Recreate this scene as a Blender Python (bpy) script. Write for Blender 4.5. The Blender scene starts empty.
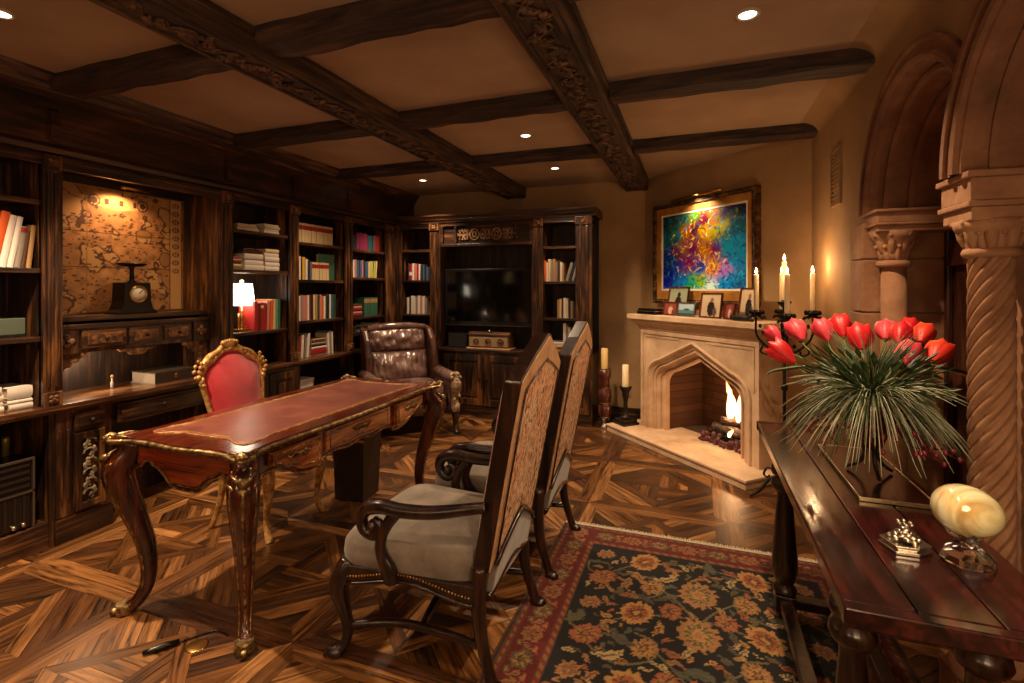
import bpy, math, random
import numpy as np
from mathutils import Matrix, Vector
from math import sin, cos, pi, sqrt, radians
R = random.Random(11)
COL = bpy.context.scene.collection
V = Vector
PI = pi

# ------------------------------------------------------------------ mesh builder
def crom(pts, n=6):
    """Catmull-Rom through tuples of any length."""
    P = [tuple(map(float, p)) for p in pts]
    Q = [P[0]] + P + [P[-1]]
    out = []
    for i in range(1, len(Q) - 2):
        for k in range(n):
            t = k / n
            a, b, c, d = Q[i-1], Q[i], Q[i+1], Q[i+2]
            out.append(tuple(0.5*((2*b[j]) + (-a[j]+c[j])*t + (2*a[j]-5*b[j]+4*c[j]-d[j])*t*t + (-a[j]+3*b[j]-3*c[j]+d[j])*t**3) for j in range(len(b))))
    out.append(P[-1])
    return out

class MB:
    def __init__(s, M=None):
        s.v = []; s.f = []; s.mi = []; s.sm = []; s.M = M or Matrix.Identity(4); s.cur = 0; s.weld = False
    def add(s, vs, fs, smooth=False):
        o = len(s.v); M = s.M
        s.v += [tuple(M @ V(p)) for p in vs]
        for f in fs:
            s.f.append([i + o for i in f]); s.mi.append(s.cur); s.sm.append(smooth)
        return s
    def box(s, x0, x1, y0, y1, z0, z1):
        vs = [(x, y, z) for z in (z0, z1) for y in (y0, y1) for x in (x0, x1)]
        return s.add(vs, [(0,2,3,1),(4,5,7,6),(0,1,5,4),(2,6,7,3),(0,4,6,2),(1,3,7,5)])
    def prism(s, poly, a, b, axis='z', smooth=False):
        """poly of 2-D points: axis z -> (x,y); x -> (y,z); y -> (x,z)"""
        n = len(poly)
        def P(p, h):
            return (p[0], p[1], h) if axis == 'z' else ((h, p[0], p[1]) if axis == 'x' else (p[0], h, p[1]))
        vs = [P(p, a) for p in poly] + [P(p, b) for p in poly]
        fs = [tuple(range(n))[::-1], tuple(range(n, 2*n))]
        s.add(vs, fs)
        o = len(s.v) - 2*n
        for i in range(n):
            j = (i+1) % n
            s.f.append([o+i, o+j, o+n+j, o+n+i]); s.mi.append(s.cur); s.sm.append(smooth)
        return s
    def tube(s, pts, r, n=8, cap=True, rot=0, flat=1, smooth=True, up=None):
        """pts: list of 3-tuples or (x,y,z,r) ; r radius or list"""
        P = [V(p[:3]) for p in pts]
        rr = [p[3] for p in pts] if len(pts[0]) > 3 else ([r]*len(P) if not isinstance(r, (list, tuple)) else list(r))
        T = []
        for i in range(len(P)):
            t = P[min(i+1, len(P)-1)] - P[max(i-1, 0)]
            T.append(t.normalized() if t.length > 1e-9 else V((0,0,1)))
        u = V(up) if up else (V((1,0,0)) if abs(T[0].x) < 0.8 else V((0,1,0)))
        u = (u - T[0]*u.dot(T[0])).normalized()
        vs = []; fs = []
        for i in range(len(P)):
            u = (u - T[i]*u.dot(T[i]))
            u = u.normalized() if u.length > 1e-6 else V((1,0,0))
            w = T[i].cross(u)
            for k in range(n):
                a = 2*pi*k/n + rot
                vs.append(tuple(P[i] + (u*cos(a) + w*sin(a)*flat)*rr[i]))
        for i in range(len(P)-1):
            for k in range(n):
                k2 = (k+1) % n
                fs.append((i*n+k, i*n+k2, (i+1)*n+k2, (i+1)*n+k))
        s.add(vs, fs, smooth)
        if cap:
            o = len(s.v) - len(vs)
            s.f.append([o+k for k in range(n)][::-1]); s.mi.append(s.cur); s.sm.append(False)
            e = len(s.v) - n
            s.f.append([e+k for k in range(n)]); s.mi.append(s.cur); s.sm.append(False)
        return s
    def lathe(s, prof, n=20, c=(0,0,0), smooth=True, sx=1, sy=1, cap=True):
        vs = []; fs = []
        for (r, z) in prof:
            for k in range(n):
                a = 2*pi*k/n
                vs.append((c[0]+r*cos(a)*sx, c[1]+r*sin(a)*sy, c[2]+z))
        m = len(prof)
        for i in range(m-1):
            for k in range(n):
                k2 = (k+1) % n
                fs.append((i*n+k, i*n+k2, (i+1)*n+k2, (i+1)*n+k))
        s.add(vs, fs, smooth)
        if cap:
            o = len(s.v) - len(vs)
            s.f.append([o+k for k in range(n)][::-1]); s.mi.append(s.cur); s.sm.append(False)
            e = len(s.v) - n
            s.f.append([e+k for k in range(n)]); s.mi.append(s.cur); s.sm.append(False)
        return s
    def ball(s, c, r, n=10, m=6, bump=0, seed=0):
        rx, ry, rz = (r, r, r) if not isinstance(r, (tuple, list)) else r
        q = random.Random(seed)
        vs = [(c[0], c[1], c[2]-rz)]; fs = []
        for i in range(1, m):
            ph = -pi/2 + pi*i/m
            for k in range(n):
                a = 2*pi*k/n
                j = 1 + bump*(q.random()-.5)
                vs.append((c[0]+rx*cos(ph)*cos(a)*j, c[1]+ry*cos(ph)*sin(a)*j, c[2]+rz*sin(ph)*j))
        vs.append((c[0], c[1], c[2]+rz))
        L = len(vs)-1
        for k in range(n):
            k2 = (k+1) % n
            fs.append((0, 1+k2, 1+k)); fs.append((L, L-n+k, L-n+k2))
            for i in range(m-2):
                a = 1+i*n
                fs.append((a+k, a+k2, a+n+k2, a+n+k))
        return s.add(vs, fs, True)
    def grid(s, fn, nu, nv, smooth=True, closeu=False):
        vs = [fn(i/(nu if closeu else nu), j/nv) for j in range(nv+1) for i in range(nu + (0 if closeu else 1))]
        w = nu if closeu else nu+1
        fs = []
        for j in range(nv):
            for i in range(nu):
                i2 = (i+1) % w if closeu else i+1
                fs.append((j*w+i, j*w+i2, (j+1)*w+i2, (j+1)*w+i))
        return s.add(vs, fs, smooth)
    def mesh(s, name, mats):
        me = bpy.data.meshes.new(name)
        me.from_pydata(s.v, [], s.f)
        for m in (mats if isinstance(mats, (list, tuple)) else [mats]):
            me.materials.append(m)
        me.polygons.foreach_set('material_index', s.mi)
        me.polygons.foreach_set('use_smooth', s.sm)
        import bmesh
        bm = bmesh.new(); bm.from_mesh(me)
        bmesh.ops.remove_doubles(bm, verts=bm.verts, dist=1e-5) if s.weld else None
        bmesh.ops.recalc_face_normals(bm, faces=bm.faces)
        bm.to_mesh(me); bm.free()
        me.update()
        return me
    def build(s, name, mats, parent=None, bevel=0, sub=0, label=None, weld=False):
        o = bpy.data.objects.new(name, s.mesh(name, mats))
        COL.objects.link(o)
        if parent: o.parent = parent
        if bevel:
            b = o.modifiers.new('b', 'BEVEL'); b.width = bevel; b.segments = 2; b.limit_method = 'ANGLE'; b.angle_limit = radians(40)
        if sub:
            b = o.modifiers.new('s', 'SUBSURF'); b.levels = sub; b.render_levels = sub
        if label: o['label'] = label
        return o

def tag(o, label, cat, group=None, kind=None):
    o['label'] = label; o['category'] = cat
    if group: o['group'] = group
    if kind: o['kind'] = kind
    return o
def thing(name, label, cat, loc=(0,0,0), rz=0, group=None):
    o = bpy.data.objects.new(name, None); COL.objects.link(o)
    o.empty_display_size = .1
    o.location = loc; o.rotation_euler = (0, 0, rz)
    return tag(o, label, cat, group)
def struct(o):
    o['kind'] = 'structure'; return o
def copy_tree(o, parent=None):
    c = o.copy(); COL.objects.link(c)
    if parent: c.parent = parent
    for ch in [q for q in bpy.data.objects if q.parent == o]:
        copy_tree(ch, c)
    return c
def Tm(x=0, y=0, z=0): return Matrix.Translation((x, y, z))
def Rm(a, ax): return Matrix.Rotation(a, 4, ax)
ORD = ['zeroth','first','second','third','fourth','fifth','sixth','seventh','eighth','ninth','tenth','eleventh','twelfth','thirteenth','fourteenth','fifteenth','sixteenth','seventeenth','eighteenth','nineteenth','twentieth']

# ------------------------------------------------------------------ materials
def newmat(name):
    m = bpy.data.materials.new(name); m.use_nodes = True
    nt = m.node_tree
    return m, nt, nt.nodes['Principled BSDF']
def N(nt, t, **kw):
    n = nt.nodes.new(t)
    for k, v in kw.items():
        if k.startswith('i_'):
            n.inputs[k[2:].replace('_', ' ')].default_value = v
        else: setattr(n, k, v)
    return n
def ramp(nt, stops):
    n = nt.nodes.new('ShaderNodeValToRGB'); e = n.color_ramp.elements
    while len(e) < len(stops): e.new(.5)
    for q, (p, c) in zip(e, stops):
        q.position = p; q.color = (*c, 1)
    return n
def hexc(h):
    h = h.lstrip('#'); out = []
    for i in (0, 2, 4):
        c = int(h[i:i+2], 16)/255
        out.append(c/12.92 if c <= .04045 else ((c+.055)/1.055)**2.4)
    return tuple(out)
def plain(name, col, rough=.5, metal=0, **kw):
    if isinstance(col, str): col = hexc(col)
    m, nt, b = newmat(name)
    b.inputs['Base Color'].default_value = (*col, 1)
    b.inputs['Roughness'].default_value = rough
    b.inputs['Metallic'].default_value = metal
    for k, v in kw.items():
        b.inputs[k.replace('_', ' ')].default_value = v
    return m
def noisy(name, cols, scale=8, rough=.6, metal=0, stretch=(1,1,1), detail=4, dist=0, bump=.0, bscale=None, bdist=.01, stops=None, coat=0, rvar=0, tex='NOISE'):
    m, nt, b = newmat(name)
    cols = [hexc(c) if isinstance(c, str) else c for c in cols]
    tc = N(nt, 'ShaderNodeTexCoord'); mp = N(nt, 'ShaderNodeMapping')
    mp.inputs['Scale'].default_value = stretch
    nt.links.new(tc.outputs['Object'], mp.inputs['Vector'])
    no = N(nt, 'ShaderNodeTexNoise', i_Scale=scale, i_Detail=detail, i_Distortion=dist, i_Roughness=.6)
    nt.links.new(mp.outputs[0], no.inputs['Vector'])
    if stops is None:
        k = len(cols); stops = [.32 + .36*i/max(1, k-1) for i in range(k)]
    rp = ramp(nt, list(zip(stops, cols)))
    nt.links.new(no.outputs['Fac'], rp.inputs['Fac'])
    nt.links.new(rp.outputs[0], b.inputs['Base Color'])
    b.inputs['Roughness'].default_value = rough; b.inputs['Metallic'].default_value = metal
    if coat: b.inputs['Coat Weight'].default_value = coat; b.inputs['Coat Roughness'].default_value = .15
    if rvar:
        mr = N(nt, 'ShaderNodeMapRange'); mr.inputs['To Min'].default_value = rough-rvar; mr.inputs['To Max'].default_value = rough+rvar
        nt.links.new(no.outputs['Fac'], mr.inputs['Value']); nt.links.new(mr.outputs[0], b.inputs['Roughness'])
    if bump:
        n2 = no
        if bscale:
            n2 = N(nt, 'ShaderNodeTexNoise', i_Scale=bscale, i_Detail=5)
            nt.links.new(mp.outputs[0], n2.inputs['Vector'])
        bp = N(nt, 'ShaderNodeBump'); bp.inputs['Strength'].default_value = bump; bp.inputs['Distance'].default_value = bdist
        nt.links.new(n2.outputs['Fac'], bp.inputs['Height']); nt.links.new(bp.outputs[0], b.inputs['Normal'])
    return m
def wood(name, dark, mid, light, grain='z', rough=.35, coat=.3, fine=1.0, patch=.5, bump=.25, lightpos=.72):
    m, nt, b = newmat(name)
    dark, mid, light = [hexc(c) if isinstance(c, str) else c for c in (dark, mid, light)]
    tc = N(nt, 'ShaderNodeTexCoord'); mp = N(nt, 'ShaderNodeMapping')
    st = {'x': (1.0, 14, 14), 'y': (14, 1.0, 14), 'z': (14, 14, 1.0)}[grain]
    mp.inputs['Scale'].default_value = [q*fine for q in st]
    nt.links.new(tc.outputs['Object'], mp.inputs['Vector'])
    n1 = N(nt, 'ShaderNodeTexNoise', i_Scale=2.6, i_Detail=7, i_Distortion=.5, i_Roughness=.62)
    nt.links.new(mp.outputs[0], n1.inputs['Vector'])
    n2 = N(nt, 'ShaderNodeTexNoise', i_Scale=3.5, i_Detail=2, i_Distortion=.8)
    mp2 = N(nt, 'ShaderNodeMapping'); mp2.inputs['Scale'].default_value = {'x': (.5,2,2), 'y': (2,.5,2), 'z': (2,2,.5)}[grain]
    nt.links.new(tc.outputs['Object'], mp2.inputs['Vector']); nt.links.new(mp2.outputs[0], n2.inputs['Vector'])
    ad = N(nt, 'ShaderNodeMath', operation='MULTIPLY_ADD'); ad.inputs[1].default_value = patch; ad.inputs[2].default_value = -.5*patch
    nt.links.new(n2.outputs['Fac'], ad.inputs[0])
    ad2 = N(nt, 'ShaderNodeMath', operation='ADD'); nt.links.new(n1.outputs['Fac'], ad2.inputs[0]); nt.links.new(ad.outputs[0], ad2.inputs[1])
    rp = ramp(nt, [(.33, dark), (.52, mid), (lightpos, light)])
    nt.links.new(ad2.outputs[0], rp.inputs['Fac']); nt.links.new(rp.outputs[0], b.inputs['Base Color'])
    b.inputs['Roughness'].default_value = rough
    b.inputs['Coat Weight'].default_value = coat; b.inputs['Coat Roughness'].default_value = .2
    bp = N(nt, 'ShaderNodeBump'); bp.inputs['Strength'].default_value = bump; bp.inputs['Distance'].default_value = .004
    nt.links.new(n1.outputs['Fac'], bp.inputs['Height']); nt.links.new(bp.outputs[0], b.inputs['Normal'])
    return m
def emis(name, col, s):
    m, nt, b = newmat(name)
    b.inputs['Base Color'].default_value = (*col, 1)
    b.inputs['Emission Color'].default_value = (*col, 1); b.inputs['Emission Strength'].default_value = s
    return m
def attrmat(name, rough=.6, bump=0, bscale=200, coat=0, sheen=0):
    m, nt, b = newmat(name)
    a = N(nt, 'ShaderNodeAttribute', attribute_name='Col')
    nt.links.new(a.outputs['Color'], b.inputs['Base Color'])
    b.inputs['Roughness'].default_value = rough
    if coat: b.inputs['Coat Weight'].default_value = coat
    if sheen: b.inputs['Sheen Weight'].default_value = sheen
    if bump:
        tc = N(nt, 'ShaderNodeTexCoord')
        n2 = N(nt, 'ShaderNodeTexNoise', i_Scale=bscale, i_Detail=3); nt.links.new(tc.outputs['Object'], n2.inputs['Vector'])
        bp = N(nt, 'ShaderNodeBump'); bp.inputs['Strength'].default_value = bump; bp.inputs['Distance'].default_value = .004
        nt.links.new(n2.outputs['Fac'], bp.inputs['Height']); nt.links.new(bp.outputs[0], b.inputs['Normal'])
    return m
def colgrid(name, w, h, img, mat, M, thick=0, parent=None):
    """img[ny+1,nx+1,3] linear colours laid on a grid w x h in local XY (y up), placed by M; gets real thickness below."""
    ny, nx = img.shape[0]-1, img.shape[1]-1
    xs = np.linspace(0, w, nx+1); ys = np.linspace(0, h, ny+1)
    X, Y = np.meshgrid(xs, ys)
    co = np.stack([X.ravel(), Y.ravel(), np.zeros(X.size)], 1)
    idx = np.arange((nx+1)*(ny+1)).reshape(ny+1, nx+1)
    f = np.stack([idx[:-1,:-1], idx[:-1,1:], idx[1:,1:], idx[1:,:-1]], -1).reshape(-1, 4)
    fl = f.tolist()
    colr = img.reshape(-1, 3)
    if thick:
        ring = list(idx[0,:]) + list(idx[1:,-1]) + list(idx[-1,-2::-1]) + list(idx[-2:0:-1,0])
        o = len(co); co = np.concatenate([co, co[ring] - [0,0,thick]])
        k = len(ring)
        for i in range(k):
            j = (i+1) % k
            fl.append([int(ring[j]), int(ring[i]), o+i, o+j])
        fl.append([o+i for i in range(k)][::-1])
        colr = np.concatenate([colr, colr[ring]])
    A = np.array(M)
    co = co @ A[:3,:3].T + A[:3,3]
    me = bpy.data.meshes.new(name); me.from_pydata(co.tolist(), [], fl)
    ca = me.color_attributes.new('Col', 'FLOAT_COLOR', 'POINT')
    ca.data.foreach_set('color', np.concatenate([colr, np.ones((len(colr),1))], 1).astype(np.float32).ravel())
    me.materials.append(mat); me.update()
    ob = bpy.data.objects.new(name, me); COL.objects.link(ob)
    if parent: ob.parent = parent
    return ob

M = {}
M['case']  = wood('case_v', '#0f0704', '#331c10', '#94602f', 'z', rough=.38, coat=.25, patch=.7, lightpos=.82)
M['caseh'] = wood('case_h', '#100805', '#301b10', '#805330', 'x', rough=.38, coat=.25, patch=.6, lightpos=.84)
M['caseback'] = wood('case_back', '#0c0603', '#23140b', '#573620', 'z', rough=.6, coat=.0, patch=.6, lightpos=.85)
M['carve'] = noisy('carved_wood', ['#22130b', '#5c3a20', '#8f6236'], scale=30, rough=.5, bump=.3)
M['beam'] = wood('beam_wood', '#150b07', '#36231a', '#5a3f2c', 'x', rough=.7, coat=0, patch=.5, bump=.6)
M['beamy'] = wood('beam_wood_y', '#1c120c', '#45301f', '#6e5138', 'y', rough=.7, coat=0, patch=.5, bump=.5)
M['beamcarve'] = noisy('beam_relief', ['#241710', '#4e3623', '#7b5b3f'], scale=25, rough=.7)
M['plaster'] = noisy('plaster', ['#8e6e49', '#9c7b54', '#a8885e'], scale=2.2, rough=.85, detail=6, bump=.15, bscale=18, bdist=.006)
M['ceil'] = noisy('ceiling_plaster', ['#9c8268', '#a88d72', '#b2987c'], scale=1.8, rough=.9, detail=6, bump=.1, bscale=14, bdist=.006)
M['stone'] = noisy('limestone', ['#b0906e', '#c6a685', '#d6b897'], scale=5, rough=.75, detail=7, bump=.2, bscale=60, bdist=.003)
M['sand'] = noisy('sandstone', ['#7c5437', '#96694a', '#ab8058'], scale=5, rough=.85, detail=8, bump=.45, bscale=40, bdist=.006)
M['mahog'] = wood('mahogany', '#250a05', '#57190c', '#873516', 'y', rough=.16, coat=.8, patch=.3, bump=.05)
M['mahogx'] = wood('mahogany_x', '#250a05', '#5c1c0d', '#8f3a18', 'x', rough=.16, coat=.8, patch=.3, bump=.05)
M['mahogl'] = wood('mahogany_light', '#3c1208', '#7e2c14', '#b5562a', 'x', rough=.16, coat=.8, patch=.4, bump=.05)
M['veneer'] = wood('veneer', '#5a2810', '#9c5724', '#cf8f4a', 'y', rough=.2, coat=.6, patch=.5, bump=.05)
M['leg_desk'] = wood('desk_leg', '#1d0a06', '#43190d', '#6d2f16', 'z', rough=.2, coat=.7, bump=.05)
M['gilt'] = noisy('gilt_bronze', ['#3a2a16', '#836842', '#c4aa7c'], scale=40, rough=.38, metal=.85, bump=.3)
M['gold'] = noisy('gilt_wood', ['#7a4d20', '#b98a4a', '#e0c080'], scale=30, rough=.4, metal=.35, bump=.3)
M['redleather'] = noisy('red_leather', ['#61322a', '#743f34', '#874e40'], scale=7, rough=.34, detail=8, bump=.08, bscale=150, bdist=.002)
M['darkchair'] = wood('chair_wood', '#0a0403', '#1f0e08', '#452618', 'z', rough=.3, coat=.4, patch=.3, bump=.08)
M['suede'] = noisy('grey_suede', ['#63594e', '#766b5e', '#887c6e'], scale=9, rough=.9, detail=5, bump=.1, bscale=120, bdist=.002)
M['suede'].node_tree.nodes['Principled BSDF'].inputs['Sheen Weight'].default_value = .3
M['velvet'] = noisy('red_velvet', ['#960c18', '#b81424', '#cc2234'], scale=5, rough=.8)
M['velvet'].node_tree.nodes['Principled BSDF'].inputs['Sheen Weight'].default_value = .6
M['tan'] = noisy('tan_trim', ['#a87c54', '#bf9166', '#cda077'], scale=20, rough=.8)
M['brass'] = plain('brass', '#b89050', .3, 1)
M['iron'] = noisy('iron', ['#14100d', '#262019', '#3d342a'], scale=30, rough=.5, metal=.6, bump=.3)
M['leather'] = noisy('brown_leather', ['#453029', '#6a5049', '#8c7068'], scale=6, rough=.24, detail=5, bump=.25, bscale=60, bdist=.003, coat=.25)
M['leatherd'] = noisy('dark_leather', ['#2a1710', '#4b2a1d', '#5d3826'], scale=6, rough=.33, detail=5, coat=.25)
M['wax'] = plain('wax', '#ead9b0', .5, 0, Subsurface_Weight=.2)
M['waxy'] = plain('yellow_wax', '#d9bb7a', .5)
M['flame'] = emis('candle_flame', (1, .72, .38), 22)
M['black'] = plain('black_plastic', '#0a0909', .25)
M['screen'] = plain('tv_screen', '#050505', .08)
M['page'] = noisy('pages', ['#c8b690', '#d8c8a4', '#e2d6b8'], scale=40, stretch=(20,1,1), rough=.9)
M['paper'] = plain('white_paper', '#c9c0b6', .8)
M['white'] = plain('white_glass', '#fff4e0', .5)
M['silver'] = plain('silver', '#c8bfae', .25, 1)
M['consolewood'] = wood('console_wood', '#0d0505', '#260d0d', '#4d1c17', 'y', rough=.13, coat=.7, patch=.8, bump=.08, lightpos=.8)
M['consoleleg'] = wood('console_leg', '#0c0504', '#23120b', '#4b2d1b', 'z', rough=.3, coat=.6, patch=.5, bump=.08)
M['glass'] = plain('clear_glass', '#ffffff', .03, 0, Transmission_Weight=1.0)
M['redglass'] = plain('red_glass', '#8a1a14', .08, 0, Transmission_Weight=.6)
# ================================================================== THE ROOM
CZ = 2.54
def clip(poly, a, b, c):
    """keep a*x+b*y<=c"""
    out = []
    for i in range(len(poly)):
        p, q = poly[i], poly[(i+1) % len(poly)]
        dp = a*p[0]+b*p[1]-c; dq = a*q[0]+b*q[1]-c
        if dp <= 0: out.append(p)
        if (dp < 0 < dq) or (dq < 0 < dp):
            t = dp/(dp-dq); out.append((p[0]+(q[0]-p[0])*t, p[1]+(q[1]-p[1])*t))
    return out
def convclip(poly, region):
    n = len(region)
    for i in range(n):
        (x0, y0), (x1, y1) = region[i], region[(i+1) % n]
        a, b = (y1-y0), -(x1-x0)
        poly = clip(poly, a, b, a*x0+b*y0)
        if len(poly) < 3: return []
    return poly
def parquet():
    vs, fs, cols, uvs = [], [], [], []
    q = random.Random(4)
    pal = [hexc(h) for h in ('#3f2817','#523319','#63401f','#734c29','#845a33','#94693e','#4a2e1a')]
    X0, X1, Y0, Y1 = -3.66, 1.12, -1.7, 5.9
    room = [(X0, Y0), (X1, Y0), (X1, Y1), (X0, Y1)]
    def planks(region, ang, w, off=0):
        """fill convex ccw region by strips running at angle ang"""
        d = (cos(ang), sin(ang)); nrm = (-d[1], d[0])
        pr = [p[0]*nrm[0]+p[1]*nrm[1] for p in region]; lo, hi = min(pr), max(pr)
        k = max(1, round((hi-lo)/w)); ww = (hi-lo)/k
        for i in range(k):
            a, b = lo+i*ww+.0012, lo+(i+1)*ww-.0012
            po = clip(region, -nrm[0], -nrm[1], -a)
            if len(po) >= 3: po = clip(po, nrm[0], nrm[1], b)
            po = convclip(po, room) if len(po) >= 3 else []
            if len(po) < 3: continue
            o = len(vs); vs.extend((p[0], p[1], 0) for p in po); fs.append(list(range(o, o+len(po))))
            c = q.choice(pal); j = q.uniform(.8, 1.15)
            cols.append((c[0]*j, c[1]*j, c[2]*j, 1))
            ou, ov = q.uniform(0, 50), q.uniform(0, 50)
            uvs.append([(p[0]*d[0]+p[1]*d[1]+ou, p[0]*nrm[0]+p[1]*nrm[1]+ov) for p in po])
    S = .84; F = .075
    for i in range(-1, 7):
        for j in range(-1, 10):
            x0, y0 = X0-.35+i*S, Y0-.1+j*S
            c0, c1, c2, c3 = (x0, y0), (x0+S, y0), (x0+S, y0+S), (x0, y0+S)
            i0, i1, i2, i3 = (x0+F, y0+F), (x0+S-F, y0+F), (x0+S-F, y0+S-F), (x0+F, y0+S-F)
            planks([c0, c1, i1, i0], 0, F); planks([i3, i2, c2, c3], 0, F)
            planks([c1, c2, i2, i1], pi/2, F); planks([c0, i0, i3, c3], pi/2, F)
            cx, cy = x0+S/2, y0+S/2; h = S/2-F
            n_, e_, s_, w_ = (cx, cy+h), (cx+h, cy), (cx, cy-h), (cx-h, cy)
            # corner triangles
            for tri, a in (([i0, s_, w_], pi*.75), ([i1, e_, s_], pi*.25), ([i2, n_, e_], pi*.75), ([i3, w_, n_], pi*.25)):
                planks(tri, a + (pi/2 if (i+j) % 2 else 0), .07)
            # diamond frame then crossed centre
            g = .09; hh = h-g
            N2, E2, S2, W2 = (cx, cy+hh), (cx+hh, cy), (cx, cy-hh), (cx-hh, cy)
            planks([s_, e_, E2, S2], pi/4, .2); planks([e_, n_, N2, E2], pi*.75, .2)
            planks([n_, w_, W2, N2], pi/4, .2); planks([w_, s_, S2, W2], pi*.75, .2)
            c = (cx, cy)
            planks([S2, E2, c], 0, .06); planks([E2, N2, c], pi/2, .06)
            planks([N2, W2, c], 0, .06); planks([W2, S2, c], pi/2, .06)
    # dark filler slab below the planks
    o = len(vs)
    vs.extend([(X0, Y0, -.0025), (X1, Y0, -.0025), (X1, Y1, -.0025), (X0, Y1, -.0025), (X0, Y0, -.08), (X1, Y0, -.08), (X1, Y1, -.08), (X0, Y1, -.08)])
    for f in ((0,1,2,3), (7,6,5,4), (0,4,5,1), (1,5,6,2), (2,6,7,3), (3,7,4,0)):
        fs.append([o+k for k in f]); cols.append((.012, .007, .004, 1)); uvs.append([(0,0)]*4)
    me = bpy.data.meshes.new('floor'); me.from_pydata(vs, [], fs)
    at = me.attributes.new('Col', 'FLOAT_COLOR', 'FACE'); at.data.foreach_set('color', np.array(cols, np.float32).ravel())
    uv = me.uv_layers.new(name='UVMap'); uv.data.foreach_set('uv', np.array([p for f in uvs for p in f], np.float32).ravel())
    m, nt, b = newmat('parquet')
    a = N(nt, 'ShaderNodeAttribute', attribute_name='Col')
    u = N(nt, 'ShaderNodeUVMap'); mp = N(nt, 'ShaderNodeMapping'); mp.inputs['Scale'].default_value = (2.0, 30, 1)
    nt.links.new(u.outputs[0], mp.inputs[0])
    n1 = N(nt, 'ShaderNodeTexNoise', i_Scale=1.6, i_Detail=8, i_Distortion=.7, i_Roughness=.65); nt.links.new(mp.outputs[0], n1.inputs['Vector'])
    rp = ramp(nt, [(.36, (.16, .13, .11)), (.48, (.75, .70, .66)), (.56, (1.05, 1.0, .95)), (.70, (1.7, 1.6, 1.45))]); nt.links.new(n1.outputs['Fac'], rp.inputs['Fac'])
    mx = N(nt, 'ShaderNodeMix', data_type='RGBA', blend_type='MULTIPLY'); mx.inputs['Factor'].default_value = 1
    nt.links.new(a.outputs['Color'], mx.inputs['A']); nt.links.new(rp.outputs[0], mx.inputs['B'])
    nt.links.new(mx.outputs['Result'], b.inputs['Base Color'])
    mr = N(nt, 'ShaderNodeMapRange'); mr.inputs['To Min'].default_value = .20; mr.inputs['To Max'].default_value = .48
    nt.links.new(n1.outputs['Fac'], mr.inputs['Value']); nt.links.new(mr.outputs[0], b.inputs['Roughness'])
    bp = N(nt, 'ShaderNodeBump'); bp.inputs['Strength'].default_value = .35; bp.inputs['Distance'].default_value = .003
    nt.links.new(n1.outputs['Fac'], bp.inputs['Height']); nt.links.new(bp.outputs[0], b.inputs['Normal'])
    me.materials.append(m)
    ob = bpy.data.objects.new('floor', me); COL.objects.link(ob); struct(ob)
parquet()

struct(MB().box(-3.76, 1.6, -1.8, 6.0, CZ, CZ+.1).build('ceiling', M['ceil']))
struct(MB().box(-3.76, -3.66, -1.8, 5.52, 0, CZ).build('wall_left', M['plaster']))
struct(MB().box(-3.66, -.42, 5.42, 5.52, 0, CZ).build('wall_back', M['plaster']))
struct(MB().box(-3.66, 1.2, -1.8, -1.7, 0, CZ).build('wall_front', M['plaster']))
# fireplace wall across the corner
FP = Tm(.2, 4.74, 0) @ Rm(-pi/4, 'Z')
fw = MB(FP); fw.box(-.962, -.52, 0, .12, 0, CZ); fw.box(.52, .86, 0, .12, 0, CZ); fw.box(-.52, .52, 0, .12, .95, CZ)
struct(fw.build('wall_fireplace', M['plaster']))
# right wall with two overlapping round arches
SP = 1.76
def arc(c, r, a0, a1, n=18): return [(c + r*cos(a0+(a1-a0)*i/n), SP + r*sin(a0+(a1-a0)*i/n)) for i in range(n+1)]
aa = math.acos(.45/.52)
poly = [(4.14, 0), (4.14, CZ), (-1.7, CZ), (-1.7, 0), (.97, 0)] + arc(1.49, .52, pi, aa) + arc(2.39, .52, pi-aa, 0)[1:] + [(2.91, 0)]
struct(MB().prism(poly, .80, 1.12, 'x').build('wall_right', M['plaster']))
# baseboards
struct(MB().box(-.96, -.50, 5.40, 5.42, 0, .13).build('baseboard_back', M['caseh'], bevel=.004))
bb = MB(FP); bb.box(-.93, -.68, -.02, 0, 0, .13); bb.box(.66, .80, -.02, 0, 0, .13)
struct(bb.build('baseboard_fireplace', M['caseh'], bevel=.004))
struct(MB().box(.78, .80, 3.12, 4.1, 0, .13).build('baseboard_right', M['caseh'], bevel=.004))

# arches, columns
def archivolt(cy, ro, ri, xf_, a1, label, name='stone_arch', k_=1):
    b = ro-ri
    prof = [(ro,.80),(ro,xf_),(ro-.022,xf_),(ro-.026,xf_+.012),(ri+b*.42,xf_+.012)] + [(ri+b*.30+.018*cos(a), xf_+.016-.018*sin(a)) for a in (0, pi/4, pi/2, 3*pi/4, pi)] + \
           [(ri+.004,xf_+.02),(ri,xf_+.05)] + [(ri-k_*.014+k_*.018*cos(a), .868-.018*sin(a)) for a in (0, pi/3, 2*pi/3, pi)] + [(ri-k_*.035,.90),(ri-k_*.045,.935)] + [(ri-k_*.06+k_*.016*cos(a), .95-.016*sin(a)) for a in (0, pi/3, 2*pi/3, pi)] + [(ri-k_*.08,.98),(ri-k_*.08,1.119),(ro-.07,1.119),(ro-.07,.80)]
    k = len(prof)
    mb = MB()
    n = 36
    mb.grid(lambda u, v: (prof[int(round(u*k)) % k][1], cy + prof[int(round(u*k)) % k][0]*cos(a1*v), SP + prof[int(round(u*k)) % k][0]*sin(a1*v)), k, n, smooth=False, closeu=True)
    # joints between voussoirs: thin dark slots are left by splitting in the material
    o = mb.build(name, M['voussoir'], bevel=0)
    tag(o, label, 'arch', 'stone arches in the right wall')
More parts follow.
